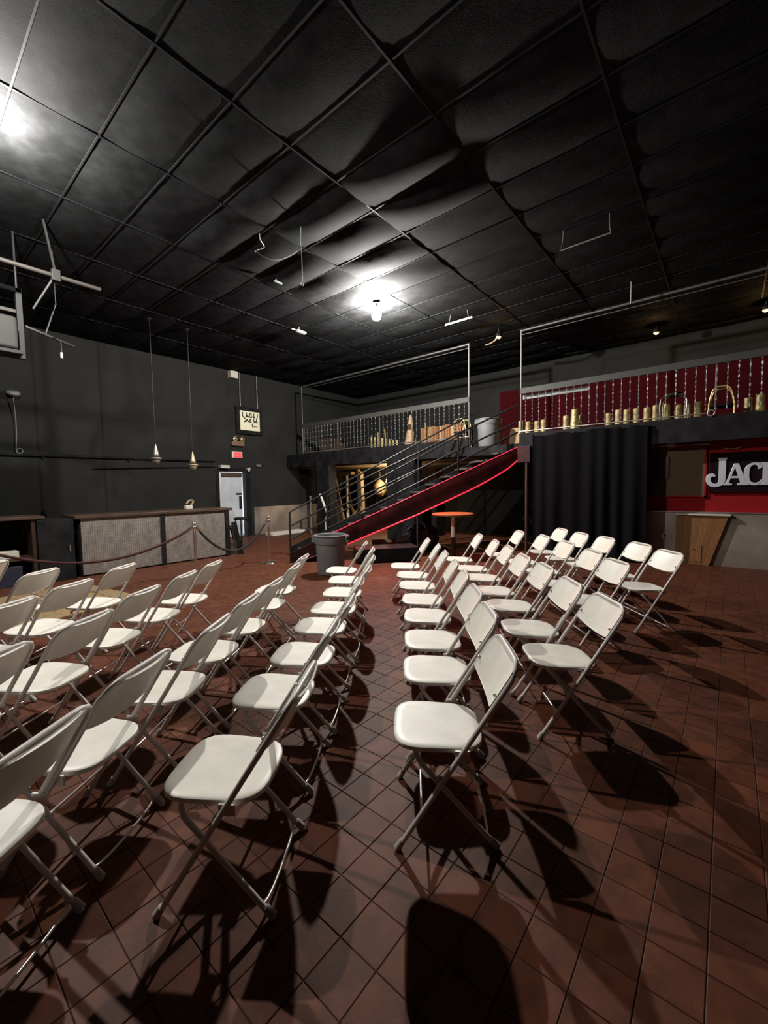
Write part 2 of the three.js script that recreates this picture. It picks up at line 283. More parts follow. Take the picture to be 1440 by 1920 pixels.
// ------------------------------------------------------------------ folding chairs
const chairProto = (() => {
  const t = new THREE.Group(); t.name = 'folding_chair';
  const A = V3(0, 0.81, -0.52).normalize(), Nn = V3(0, 0.52, 0.81).normalize(), Lf = 0.9626;
  const at = (x, s, n = 0) => V3(x, 0, 0.22).addScaledVector(A, s).addScaledVector(Nn, n);
  const uPath = (w, R, len, f) => {                   // inverted U in a leaning plane
    const p = [f(-w, 0.0), f(-w, len * 0.45), f(-w, len - R)];
    for (let k = 1; k <= 5; k++) { const a = k / 5 * Math.PI / 2; p.push(f(-w + R * (1 - Math.cos(a)), len - R + R * Math.sin(a))); }
    for (let k = 0; k <= 5; k++) { const a = Math.PI / 2 * (1 - k / 5); p.push(f(w - R * (1 - Math.cos(a)), len - R + R * Math.sin(a))); }
    p.push(f(w, len * 0.45), f(w, 0.0)); return p;
  };
  const sweep = (pts, r, seg) => new THREE.TubeGeometry(new Poly(pts), seg, r, 9);
  obj('front_frame', sweep(uPath(0.222, 0.085, Lf, at), 0.0115, 46), M.frame, t);
  // rear legs: U with its bend under the front of the seat
  const B = V3(0, 0.405, 0.355).normalize(), Lr = Math.hypot(0.405, 0.355);
  const bt = (x, s) => V3(x, 0, -0.215).addScaledVector(B, s);
  obj('rear_frame', sweep(uPath(0.196, 0.05, Lr, bt), 0.011, 40), M.frame, t);
  // seat: rounded trapezoid pan, dished, turned down at the rim
  const seatG = (() => {
    const nu = 16, nv = 14, v = [], id = [];
    const half = z => { const s = (z + 0.17) / 0.405; return 0.186 + 0.018 * s; };
    const ring = (u, w) => { // superellipse disc: u 0..1 radius, w angle
      const c = Math.cos(w), s = Math.sin(w), e = 2 / 3.7;
      const x = Math.sign(c) * Math.pow(Math.abs(c), e), z = Math.sign(s) * Math.pow(Math.abs(s), e);
      const zz = 0.033 + 0.2025 * z * u; return [half(zz) * x * u, zz];
    };
    const K = 36, R = [0.0, 0.3, 0.6, 0.82, 0.93, 0.985, 1.0];
    const yTop = (u, x, z) => 0.447 - 0.004 * (1 - u * u) * 1.6 - (u > 0.9 ? (u - 0.9) * (u - 0.9) * 0.9 : 0) + 0.035 * (z - 0.03);
    for (const u of R) for (let k = 0; k < K; k++) { const [x, z] = ring(u, k / K * 2 * Math.PI); v.push(x, yTop(u, x, z), z); }
    for (const [u, dy] of [[1.0, -0.024], [0.96, -0.028], [0.9, -0.014], [0.0, -0.014]]) for (let k = 0; k < K; k++) { const [x, z] = ring(u, k / K * 2 * Math.PI); v.push(x, 0.447 + dy + 0.035 * (z - 0.03), z); }
    const rows = R.length + 4;
    for (let r = 0; r + 1 < rows; r++) for (let k = 0; k < K; k++) { const a = r * K + k, b = r * K + (k + 1) % K, c = a + K, d = b + K; id.push(a, b, c, b, d, c); }
    const g = new THREE.BufferGeometry(); g.setAttribute('position', new THREE.Float32BufferAttribute(v, 3)); g.setIndex(id); g.computeVertexNormals(); return g;
  })();
  obj('seat', seatG, M.chair, t);
  // backrest: curved plastic panel hooked over the frame
  const backG = (() => {
    const v = [], id = [], nu = 18, rowsT = [];
    const lo = Lf - 0.215, hi = Lf + 0.004;
    for (let k = 0; k <= 12; k++) rowsT.push(lo + (hi - lo) * (k < 3 ? k / 3 * 0.1 : 0.1 + (k - 3) / 9 * 0.9));
    const wid = s => { let w = 0.219; const rt = 0.08, rb = 0.022; if (s > hi - rt) { const q = (s - (hi - rt)) / rt; w -= rt * (1 - Math.sqrt(Math.max(0, 1 - q * q))); } if (s < lo + rb) { const q = (lo + rb - s) / rb; w -= rb * (1 - Math.sqrt(Math.max(0, 1 - q * q))); } return w; };
    const pts = (off) => { const o = []; for (const s of rowsT) for (let i = 0; i <= nu; i++) { const u = i / nu * 2 - 1, w = wid(s), x = u * w; const bow = -0.03 * (1 - (x / 0.22) ** 2); const droop = s < lo + 0.05 ? -0.012 * (1 - u * u) : 0; o.push(at(x, s + droop, bow + 0.012 + off)); } return o; };
    const F = pts(0.004), Bk = pts(-0.012), n1 = nu + 1, nr = rowsT.length;
    for (const p of [...F, ...Bk]) v.push(p.x, p.y, p.z);
    const o = F.length;
    for (let r = 0; r + 1 < nr; r++) for (let i = 0; i < nu; i++) { const a = r * n1 + i, b = a + 1, c = a + n1, d = c + 1; id.push(a, b, c, b, d, c, o + a, o + c, o + b, o + b, o + c, o + d); }
    const edge = (a, b) => id.push(a, o + a, b, b, o + a, o + b);
    for (let i = 0; i < nu; i++) { edge(i + 1, i); edge((nr - 1) * n1 + i, (nr - 1) * n1 + i + 1); }
    for (let r = 0; r + 1 < nr; r++) { edge(r * n1, (r + 1) * n1); edge((r + 1) * n1 + nu, r * n1 + nu); }
    const g = new THREE.BufferGeometry(); g.setAttribute('position', new THREE.Float32BufferAttribute(v, 3)); g.setIndex(id);
    const q = g.toNonIndexed(); q.computeVertexNormals(); g.computeVertexNormals(); return g;
  })();
  const back = obj('backrest', backG, M.chair, t);
  for (const sx of [-1, 1]) obj('rivet', new THREE.SphereGeometry(0.008, 8, 6).translate(...at(sx * 0.2, Lf - 0.16, 0.016).toArray()), M.rod, back);
  obj('stretcher', bar(at(-0.222, 0.2).toArray(), at(0.222, 0.2).toArray(), 0.006, 8), M.rod, t);
  const br = []; { const q = (x, s, y) => { const p = bt(x, s); if (y !== undefined) p.y = y; return p; };
    br.push(bt(-0.196, 0.17), bt(-0.194, 0.11), q(-0.185, 0.07, 0.04), q(-0.15, 0.055, 0.032), q(0.15, 0.055, 0.032), q(0.185, 0.07, 0.04), bt(0.194, 0.11), bt(0.196, 0.17)); }
  obj('brace', tube(br, 0.0062, 7, false, 30), M.rod, t);
  for (const sx of [-1, 1]) {
    const p = V3(sx * 0.215, 0.438, 0.22 - 0.44 * 0.52 / 0.81);
    obj('hinge_plate', bx(p.x - 0.004, p.x + 0.004, p.y - 0.035, p.y + 0.006, p.z - 0.03, p.z + 0.03), M.rod, t);
    const capG = (p0, dir) => { const g = new THREE.CylinderGeometry(0.0135, 0.0165, 0.045, 10); g.applyQuaternion(new THREE.Quaternion().setFromUnitVectors(V3(0, 1, 0), dir)); return g.translate(p0.x + dir.x * 0.02, p0.y + dir.y * 0.02, p0.z + dir.z * 0.02); };
    obj('foot_cap', capG(V3(sx * 0.222, 0.008, 0.218), A), M.cap, t);
    obj('foot_cap', capG(V3(sx * 0.196, 0.01, -0.212), B), M.cap, t);
  }
  return t;
})();
{
  // rows from the bar towards the red wall; seat centres (x, z), first chair nearest the viewer's end of its row
  const rows = [
    [[0.5, -6.35]],
    [[0.73, -5.28]],
    [[0.33, -4.03], [0.78, -4.4], [1.3, -4.9]],
    [[0.1, -2.9], [0.56, -3.2], [1.04, -3.66], [1.5, -3.99], [1.93, -4.31]],
    [[0.08, -1.9], [0.5, -2.22], [0.97, -2.48], [1.38, -2.8], [1.81, -3.09], [2.32, -3.49], [2.74, -3.86]],
    [[0.84, -1.55], [1.34, -1.92], [1.77, -2.2], [2.23, -2.54], [2.64, -2.82], [3.1, -3.17], [3.54, -3.56], [3.93, -4.03]],
    [[1.62, -1.04], [2.12, -1.36], [2.52, -1.65], [2.97, -1.99], [3.38, -2.32], [3.82, -2.7], [4.24, -3.06], [4.67, -3.5]],
    [[2.78, -0.84], [3.19, -1.18], [3.69, -1.54], [4.1, -1.9], [4.61, -2.28], [5.04, -2.65], [5.55, -3.14]],
    [[4.29, -1.05], [4.83, -1.39], [5.41, -1.83], [5.9, -2.29], [6.3, -2.81]],
    [[5.21, -0.71], [5.72, -1.05], [6.15, -1.52], [6.5, -1.93], [6.96, -2.35]],
  ];
  const ord = ['first', 'second', 'third', 'fourth', 'fifth', 'sixth', 'seventh', 'eighth', 'ninth', 'tenth'];
  let first = true;
  rows.forEach((row, r) => row.forEach(([x, z], k) => {
    const deg = -126 + rr(-2.2, 2.2) + (r >= 8 ? -4 : 0), a = rad(deg), f = [Math.cos(a), Math.sin(a)];
    const p = [x - 0.033 * f[0], 0, z - 0.033 * f[1]], turn = Math.atan2(f[0], f[1]);
    const n = row.length - 1 - k;
    const label = row.length === 1 ? `white folding chair alone in the ${ord[r]} row from the bar` : `white folding chair in ${ord[r]} row from the bar, ${n ? ord[n] + ' from' : 'at'} the staircase end`;
    if (first) { chairProto.name = numbered('folding_chair'); scene.add(chairProto); tag(chairProto, label, 'chair', 'white folding chairs set out in rows'); chairProto.position.set(...p); chairProto.rotation.y = turn; first = false; }
    else copy(chairProto, p, turn, label);
  }));
}
// ------------------------------------------------------------------ work lamps (the only strong lights)
LAMPS.forEach(([x, y, z, cd], i) => {
  const t = thing('work_lamp', i ? 'bare white work lamp hanging at the tiled ceiling above the chairs beside the hung pipe' : 'glaring white work lamp hanging under the ceiling before the staircase', 'lamp', [x, y, z], 0, 'bare work lamps');
  obj('canopy', cyl(0.07, 0.055, 0.16, 0.19), M.blackMetal, t);
  obj('stem', cyl(0.012, 0.012, 0.09, 0.17), M.blackMetal, t);
  obj('socket', lathe([[0, 0.1], [0.03, 0.1], [0.034, 0.05], [0.026, 0.035], [0, 0.035]]), M.white, t);
  const bulb = std([1, 1, 1], 0.4, { emissive: lin(...LAMP_COLOUR), emissiveIntensity: 30 });
  const b = obj('bulb', lathe([[0, -0.17], [0.05, -0.158], [0.085, -0.125], [0.1, -0.075], [0.09, -0.02], [0.055, 0.02], [0.028, 0.036]]), bulb, t); b.castShadow = false;
  const l = new THREE.PointLight(lin(...LAMP_COLOUR), cd, 0, 2); l.position.set(0, -0.07, 0); l.castShadow = true; l.shadow.radius = 2.5; l.shadow.mapSize.set(2048, 2048); l.name = 'lamp_light'; t.add(l);
});
// ------------------------------------------------------------------ staircase with lit stringer
const SD = V3(0.777, 0, 0.63), SN = V3(0.63, 0, -0.777), ST = V3(MX, 0, -3.75);
const sp = (s, y, w) => V3(ST.x + SD.x * s + SN.x * w, y, ST.z + SD.z * s + SN.z * w);
{
  const t = thing('staircase', 'black open staircase with red lit side board, pipe handrails, rising to the mezzanine', 'staircase');
  const basis = (w) => new THREE.Matrix4().makeBasis(SD, V3(0, 1, 0), SN.clone().negate()).setPosition(ST.x + SN.x * w, 0, ST.z + SN.z * w);
  const board = (w, th) => {
    const s = new THREE.Shape(); s.moveTo(-5.2, 0.2); s.lineTo(-4.29, 0.6); s.lineTo(-2.21, 1.48); s.lineTo(-0.02, 2.42);
    s.lineTo(0.05, 2.2); s.quadraticCurveTo(-0.25, 1.93, -0.55, 1.76); s.quadraticCurveTo(-0.9, 1.58, -1.21, 1.45); s.lineTo(-2.46, 0.925); s.lineTo(-4.07, 0.32); s.lineTo(-5.05, 0); s.lineTo(-5.2, 0.0); s.closePath();
    const g = new THREE.ExtrudeGeometry(s, { depth: th, bevelEnabled: true, bevelSize: 0.004, bevelThickness: 0.004, bevelSegments: 1, curveSegments: 8 }); g.applyMatrix4(basis(w)); return g;
  };
  const near = obj('stringer', board(0, 0.045), M.stringer, t); near.userData.label = 'dark red side board edged with red light strips';
  obj('stringer', board(1.0, 0.045), M.blackPaint, t);
  const rise = MZ / 14, go = 0.385, s0 = -5.0;
  for (let k = 1; k < 14; k++) {
    const s = s0 + go * (k - 1), y = rise * k, g = new RoundedBoxGeometry(go + 0.03, 0.045, 0.98, 1, 0.006).translate(s + go / 2 - 0.015, y - 0.0225, -0.5);
    const g2 = g.clone(); g2.applyMatrix4(new THREE.Matrix4().makeBasis(SD, V3(0, 1, 0), SN.clone().negate()).setPosition(ST.x, 0, ST.z));
    const td = obj('tread', g2, M.tread, t);
    const st = bx(s - 0.025, s + 0.025, y + 0.0005, y + 0.002, -0.62, -0.42); st.applyMatrix4(basis(0)); if (k > 8) obj('grip_strip', st, M.beige, td);
  }
  // LED strips along the upper and lower edges of the near board
  const led = std([0.3, 0.01, 0.02], 0.4, { emissive: lin(1, 0.02, 0.055), emissiveIntensity: 1.1 });
  const ledTop = std([0.3, 0.02, 0.03], 0.4, { emissive: lin(1, 0.045, 0.1), emissiveIntensity: 0.95 });
  const wOut = -0.068;
  const up = [[-4.3, 0.6], [-3.7, 0.86]], up2 = [[-3.62, 0.89], [-2.21, 1.487], [-0.04, 2.42]];
  obj('light_strip', [tube(up.map(([s, y]) => sp(s, y, wOut)), 0.008, 6), new THREE.TubeGeometry(new Poly(up2.map(([s, y]) => sp(s, y, wOut))), 12, 0.008, 6)], ledTop, t).castShadow = false;
  const low = [[-4.0, 0.345], [-2.46, 0.925], [-1.21, 1.45], [-0.9, 1.595], [-0.6, 1.75], [-0.3, 1.915], [0.02, 2.17]];
  obj('light_strip', new THREE.TubeGeometry(new Poly(low.map(([s, y]) => sp(s, y, wOut))), 24, 0.014, 6), led, t).castShadow = false;
  obj('unlit_strip', new THREE.TubeGeometry(new Poly([sp(-4.98, 0.03, wOut), sp(-4.05, 0.325, wOut)]), 2, 0.01, 6), std([0.2, 0.05, 0.06], 0.4), t);
  const strips = [[low[0], [-0.5, 1.8], 5.2], [[-4.3, 0.6], [-0.04, 2.42], 3.2]];
  for (const [a, b, k] of strips) {
    const A = sp(a[0], a[1], wOut - 0.02), B = sp(b[0], b[1], wOut - 0.02), L = A.distanceTo(B);
    const l = new THREE.RectAreaLight(lin(1, 0.03, 0.06), k * 7.5, L, 0.03); l.position.copy(A).lerp(B, 0.5);
    const xx = B.clone().sub(A).normalize(), out = SN.clone().negate().add(V3(0, -1.3, 0)); out.addScaledVector(xx, -out.dot(xx)).normalize();   // light leaves along -z of the lamp
    const zz = out.clone().negate(), yy = zz.clone().cross(xx).normalize();
    l.quaternion.setFromRotationMatrix(new THREE.Matrix4().makeBasis(xx, yy, zz)); l.name = 'strip_light'; t.add(l);
  }
  // handrails: three pipes each side on posts
  const rail = (w, list, posts) => {
    for (const [a, b] of list) obj('rail', bar(sp(a[0], a[1], w).toArray(), sp(b[0], b[1], w).toArray(), 0.021, 10), M.blackMetal, t);
    for (const [s, y0, y1] of posts) obj('post', bar(sp(s, y0, w).toArray(), sp(s, y1, w).toArray(), 0.024, 10), M.blackMetal, t);
  };
  const ny = s => 2.42 + 0.43 * s;
  rail(0.05, [[[-4.4, 1.37], [0, 3.38]], [[-4.4, 1.02], [0, 3.0]], [[-4.4, 0.68], [0, 2.76]]], [[-4.4, 0.5, 1.37], [-2.9, 1.15, 2.06], [-1.45, 1.8, 2.74]]);
  rail(1.02, [[[-5.21, 1.0], [-0.6, 3.38]], [[-5.21, 0.67], [-0.6, 3.02]], [[-5.21, 0.36], [-0.6, 2.7]]], [[-5.21, 0, 1.0], [-3.6, 0.8, 1.83], [-2.1, 1.5, 2.6]]);
  obj('support_post', bar([9.3, 0, -3.52], [9.3, 2.06, -3.52], 0.03), M.woodDark, t);
  obj('end_box', rbx(9.26, 9.36, 2.05, 2.42, -3.72, -3.43, 0.01), M.stringer, t);
}
// ------------------------------------------------------------------ mezzanine railing: frame, boards, chain strands
{
  const strand = (() => {                             // hanging chain of open links
    const parts = []; const n = 10, h = 0.84 / n;
    for (let k = 0; k < n; k++) { const g = new THREE.TorusGeometry(0.014, 0.0045, 4, 7); g.scale(0.85, 1.5, 1); g.rotateY(k % 2 ? 1.1 : -0.5); g.translate(0, -h * (k + 0.5), 0); parts.push(g); }
    parts.push(new THREE.CylinderGeometry(0.0025, 0.0025, 0.84, 4).translate(0, -0.42, 0));
    const g = geo(parts); g.userData.ready = true; return g;
  })();
  const chainM = std([0.26, 0.26, 0.26], 0.32, { metalness: 0.9 }), pipeM = std([0.1, 0.096, 0.092], 0.5, { metalness: 0.5 });
  const run = (label, z0, z1, zs, yTop) => {
    const t = thing('chain_railing', label, 'railing', [MX + 0.02, 0, 0]);
    obj('top_board', rbx(-0.03, 0.02, yTop - 0.13, yTop, z0, z1, 0.008), M.greyWood, t);
    obj('header_pipe', [bar([0, 5.02, z0], [0, 5.02, z1], 0.024), bar([0, 4.93, z0], [0, 4.93, z1], 0.008)], pipeM, t);
    obj('bottom_rod', bar([-0.075, 2.76, zs[0]], [-0.075, 2.76, zs[1]], 0.014), M.steel, t);
    for (const z of [z0 + 0.02, z1 - 0.02]) if (z < 4.5) obj('post', bar([0, MZ, z], [0, 5.04, z], 0.022), pipeM, t);
    for (let z = z0 + 1.75; z < z1 - 0.6; z += 1.75) obj('baluster', bar([0.03, MZ, z], [0.03, yTop - 0.06, z], 0.014), M.blackMetal, t);
    for (let z = z0 + 0.13; z < z1 - 0.05; z += 0.147) { const m = new THREE.Mesh(strand, chainM); m.name = 'chain'; m.position.set(-0.01, yTop - 0.1, z); m.rotation.y = rr(-0.6, 0.6); m.castShadow = m.receiveShadow = true; t.add(m); }
    return t;
  };
  run('long mezzanine railing of hanging chains between the charcoal wall and the stair head', -11.45, -5.0, [-11.4, -5.0], 3.74);
  const r2 = run('mezzanine railing of hanging chains above the black curtain and red wall', -3.72, 1.6, [-3.7, -0.32], 3.74);
  obj('rod_ring', new THREE.TorusGeometry(0.05, 0.014, 8, 18).rotateY(Math.PI / 2).translate(-0.075, 2.76, -0.27), M.steel, r2);
  obj('inner_board', rbx(0.1, 0.13, 3.5, 3.6, -3.7, -2.3, 0.006), M.canGrey, r2);
}
// ------------------------------------------------------------------ things on the mezzanine
function brute(pos, label) {                          // round ribbed rubbish bin with moulded handles
  const t = thing('trash_can', label, 'trash can', pos, rad(-60));
  obj('body', lathe([[0, 0.004], [0.225, 0.004], [0.235, 0.02], [0.265, 0.56], [0.285, 0.57], [0.29, 0.69], [0.28, 0.7], [0.262, 0.69], [0.225, 0.03], [0, 0.03]], 40), M.canGrey, t);
  obj('rim', new THREE.TorusGeometry(0.287, 0.016, 8, 40).rotateX(Math.PI / 2).translate(0, 0.7, 0), M.canGrey, t);
  for (const s of [-1, 1]) {
    const h = obj('handle', [rbx(s * 0.29 - 0.04, s * 0.29 + 0.04, 0.575, 0.6, -0.075, 0.075, 0.008), rbx(s * 0.29 - 0.04, s * 0.29 + 0.04, 0.66, 0.7, -0.075, 0.075, 0.008), rbx(s * 0.29 - 0.04, s * 0.29 + 0.04, 0.575, 0.7, -0.085, -0.06, 0.008), rbx(s * 0.29 - 0.04, s * 0.29 + 0.04, 0.575, 0.7, 0.06, 0.085, 0.008)], M.canGrey, t);
    obj('grip_hole', bx(s * 0.3 - 0.012, s * 0.3 + 0.012, 0.6, 0.66, -0.06, 0.06), M.rubber, h);
  }
  return t;
}
brute([5.1, 0, -5.5], 'grey round trash can on the floor at the staircase foot');
brute([9.85, MZ, -4.72], 'grey round trash can up at the stair head on the mezzanine');
// row of narrow gold stands along the right-hand railing
for (let k = 0, z = -4.35; z < 1.1; k++, z += 0.176) {
  if (z > -0.45 && z < 0.15 || (z > -4.6 && z < -4.0) || (z > -3.3 && z < -3.08) || (z > -2.5 && z < -2.1)) continue;
  const h = 0.6 + rr(-0.03, 0.03), o = obj('gold_stand', lathe([[0, 0], [0.072, 0], [0.07, 0.02], [0.062, h - 0.02], [0.058, h], [0, h]], 14), M.gold); o.position.set(10.2 + rr(-0.06, 0.06), MZ, z + rr(-0.02, 0.02));
  tag(o, 'narrow gold cylinder stand in the row behind the chain railing', 'stand', 'gold stands along the mezzanine');
}
{
  const o = obj('gold_cone', lathe([[0, 0], [0.11, 0], [0.112, 0.02], [0.075, 0.68], [0.07, 0.7], [0, 0.7]], 20), M.brass); o.position.set(9.9, MZ, -2.67);
  tag(o, 'tall gold tapered cone standing alone above the curtain', 'cone');
}
function tubeStool(pos, label, arch) {
  const t = thing('metal_stool', label, 'stool', pos, 0);
  const legs = [[-0.2, -0.2], [0.2, -0.2], [0.2, 0.2], [-0.2, 0.2]];
  if (arch) { for (const z of [-0.17, 0.17]) obj('leg', tube([V3(z < 0 ? -0.15 : 0.15, 0, -0.18), V3(z < 0 ? -0.15 : 0.15, 0.55, -0.17), V3(z < 0 ? -0.15 : 0.15, 0.76, -0.1), V3(z < 0 ? -0.15 : 0.15, 0.78, 0), V3(z < 0 ? -0.15 : 0.15, 0.76, 0.1), V3(z < 0 ? -0.15 : 0.15, 0.55, 0.17), V3(z < 0 ? -0.15 : 0.15, 0, 0.18)], 0.014), M.brass, t); obj('seat', rbx(-0.17, 0.17, 0.42, 0.46, -0.17, 0.17, 0.015), M.blackPaint, t); }
  else { for (const [x, z] of legs) obj('leg', tube([V3(x, 0, z), V3(x, 0.62, z), V3(x * 0.85, 0.7, z * 0.85), V3(x * 0.4, 0.72, z * 0.4)], 0.013), M.chrome, t); obj('seat', cyl(0.17, 0.16, 0.715, 0.75), M.blackPaint, t); obj('foot_ring', new THREE.TorusGeometry(0.21, 0.009, 6, 24).rotateX(Math.PI / 2).translate(0, 0.3, 0), M.chrome, t); obj('cushion_button', new THREE.SphereGeometry(0.03, 10, 8).translate(0, 0.755, 0), M.blackPaint, t); }
  return t;
}
tubeStool([9.85, MZ, -0.85], 'chrome legged stool with black seat behind the chain railing', false);
tubeStool([9.95, MZ, -0.14], 'stool with arched gold tube legs behind the chain railing', true);
tubeStool([9.8, MZ, -5.42], 'arched tube stool beside the stair head post', true);
// slatted crates and stored timber on the left-hand mezzanine
function crate(pos, dims, label, mats, n) {
  const t = thing('slatted_crate', label, 'crate', pos); const [dx, dy, dz] = dims;
  for (let k = 0; k < n; k++) { const z = -dz / 2 + dz * (k + 0.5) / n; obj('slat', rbx(-dx / 2, -dx / 2 + 0.025, 0, dy - rr(0, 0.03), z - dz / n * 0.44, z + dz / n * 0.44, 0.004), mats[k % mats.length], t); }
  obj('crate_body', bx(-dx / 2 + 0.03, dx / 2, 0.01, dy - 0.05, -dz / 2 + 0.01, dz / 2 - 0.01), M.woodDark, t); return t;
}
crate([10.3, MZ, -6.2], [0.5, 0.74, 1.42], 'long brown slatted timber crate behind the railing left of the stair head', [M.wood, M.woodB, M.woodOrange, M.woodPale], 16);
crate([10.3, MZ, -10.9], [0.5, 0.86, 0.78], 'dull pinkish slatted crate behind the railing by the charcoal wall', [M.greyWood, M.woodDark], 7);
{
  const t = thing('draped_stand', 'tan cloth draped over a stand in a tall pointed shape', 'stand', [10.25, MZ, -7.42]);
  const K = 24, pts = []; const v = [], id = []; const prof = [[0.02, 1.18], [0.05, 1.1], [0.1, 0.8], [0.17, 0.4], [0.28, 0.0]];
  prof.forEach(([r, y], j) => { for (let k = 0; k < K; k++) { const a = k / K * 2 * Math.PI, q = r * (1 + 0.12 * Math.sin(a * 6 + j * 0.3)); v.push(q * Math.cos(a), y, q * Math.sin(a) * 0.9); } });
  for (let j = 0; j + 1 < prof.length; j++) for (let k = 0; k < K; k++) { const a = j * K + k, b = j * K + (k + 1) % K; id.push(a, b, a + K, b, b + K, a + K); }
  const g = new THREE.BufferGeometry(); g.setAttribute('position', new THREE.Float32BufferAttribute(v, 3)); g.setIndex(id); g.computeVertexNormals();
  obj('cloth', g, M.tan, t).material.side = THREE.DoubleSide; obj('stand_pole', bar([0, 0, 0], [0, 1.2, 0], 0.012), M.blackMetal, t);
}
for (const [x, z, h, dz, l] of [[9.95, -6.69, 1.02, 0.02, 'upright wooden pole before the long brown crate'], [9.9, -7.12, 0.84, 0, 'short wooden post between draped cloth and brown crate'], [10.0, -8.15, 0.86, -0.08, 'leaning wooden stick beside the draped cloth'], [10.0, -8.5, 0.75, 0, 'wooden stick standing among the small gold posts']])
  tag(obj('wooden_pole', beam([x, MZ, z], [x, MZ + h, z + dz], 0.03, 0.03), M.woodPale), l, 'pole');
for (let k = 0; k < 8; k++) { const h = 0.68 - 0.028 * k, o = obj('gold_post', lathe([[0, 0], [0.035, 0], [0.03, h - 0.02], [0, h]], 10), M.gold); o.position.set(10.2, MZ, -8.95 + k * 0.15); tag(o, 'short gold post in the graded row on the left-hand mezzanine', 'post', 'graded gold posts'); }
{ // leaning boards by the stair head
  tag(obj('gold_board', beam([10.3, MZ, -4.46], [10.3, MZ + 0.72, -4.62], 0.05, 0.06), M.gold), 'gold edged plank leaning beside the upper trash can', 'plank');
  tag(obj('tan_box', rbx(10.4, 10.7, MZ, MZ + 0.5, -4.42, -4.1, 0.01), M.tan), 'tan cardboard box behind the stair head', 'box');
}
// ------------------------------------------------------------------ under the mezzanine
{
  const t = thing('curtain', 'long black curtain hanging from the mezzanine edge', 'curtain', [9.36, 0, 0]);
  const v = [], id = [], nz = 120, ny = 14, za = -3.38, zb = -1.2;
  for (let j = 0; j <= ny; j++) for (let i = 0; i <= nz; i++) {
    const u = i / nz, w = j / ny, fold = 0.04 * Math.sin(u * 46 + 1.3 * Math.sin(u * 9)) * (0.35 + 0.65 * w) + 0.02 * Math.sin(u * 17 + w * 2);
    const dip = 0.06 * Math.pow(Math.sin(u * Math.PI * 3.5), 2) * (1 - w) * (u < 0.4 ? 1 : 0.3);
    v.push(-0.03 + fold - 0.06, 2.66 - dip - (2.63 - dip) * w, za + (zb - za) * u);
  }
  for (let j = 0; j < ny; j++) for (let i = 0; i < nz; i++) { const a = j * (nz + 1) + i, b = a + 1, c = a + nz + 1, d = c + 1; id.push(a, c, b, b, c, d); }
  const g = new THREE.BufferGeometry(); g.setAttribute('position', new THREE.Float32BufferAttribute(v, 3)); g.setIndex(id); g.computeVertexNormals();
  obj('cloth', g, M.curtain, t); obj('hem_tape', bx(-0.075, -0.055, 2.62, 2.67, za, zb), M.blackPaint, t);
}
{
  const t = thing('high_table', 'high round table with orange brown top under the staircase', 'table', [7.72, 0, -4.5]);
  obj('tabletop', lathe([[0, 0.92], [0.42, 0.92], [0.44, 0.935], [0.44, 0.96], [0.425, 0.97], [0, 0.97]], 36), M.woodOrange, t);
  obj('column', cyl(0.045, 0.045, 0.46, 0.93), M.offWhite, t); obj('lower_column', cyl(0.05, 0.05, 0.03, 0.46), M.blackMetal, t); obj('base', lathe([[0, 0], [0.3, 0], [0.3, 0.015], [0.06, 0.04], [0, 0.04]]), M.blackMetal, t);
}
{
  const lump = (pos, s, sd) => { const g = new THREE.SphereGeometry(1, 28, 20), p = g.attributes.position; for (let i = 0; i < p.count; i++) { const x = p.getX(i), y = p.getY(i), z = p.getZ(i); const n = 1 + 0.09 * Math.sin(5 * x + sd) * Math.cos(6 * z + sd) + 0.05 * Math.sin(11 * y + 7 * x); p.setXYZ(i, x * n * s[0], Math.max(-0.9, y * n) * s[1] + 0.9 * s[1], z * n * s[2]); } g.computeVertexNormals(); const o = obj('rubbish_bag', g, M.bag); o.position.set(...pos); return o; };
  tag(lump([8.2, 0, -5.6], [0.38, 0.36, 0.36], 1), 'large black rubbish bag beside the round table', 'bag');
  tag(lump([8.75, 0, -6.25], [0.32, 0.3, 0.34], 3), 'smaller black rubbish bag behind the round table', 'bag');
  const t = thing('black_platform', 'low black platform box on the floor before the staircase', 'platform', [6.72, 0, -5.55], -rad(39));
  obj('box', rbx(-0.65, 0.65, 0.02, 0.3, -0.3, 0.3, 0.015), M.blackPaint, t); for (const [x, z] of [[-0.55, -0.22], [0.55, -0.22], [-0.55, 0.22], [0.55, 0.22]]) obj('foot', cyl(0.03, 0.03, 0, 0.025, x, z, 12), M.rubber, t);
  const c = thing('cardboard_sheet', 'tan cardboard sheet lying tilted behind the low black platform', 'cardboard', [7.35, 0, -6.1], -rad(39)); obj('sheet', rbx(-0.28, 0.3, 0.0, 0.02, -0.22, 0.22, 0.004).rotateX(rad(38)).translate(0, 0.17, 0), M.tan, c);
  obj('flap', rbx(0.3, 0.5, 0.02, 0.035, -0.15, 0.15, 0.004).rotateX(rad(38)).translate(0, 0.16, 0.02), M.tan, c);
  const s = thing('pole_stand', 'thin grey metal pole stand behind the low black platform', 'stand', [7.6, 0, -5.35]); obj('pole', bar([0, 0.02, 0], [0, 0.95, 0], 0.014), M.steel, s); obj('base', lathe([[0, 0], [0.09, 0], [0.085, 0.012], [0.02, 0.025], [0, 0.025]]), M.blackMetal, s); obj('collar', cyl(0.02, 0.02, 0.06, 0.1), M.steel, s);
}
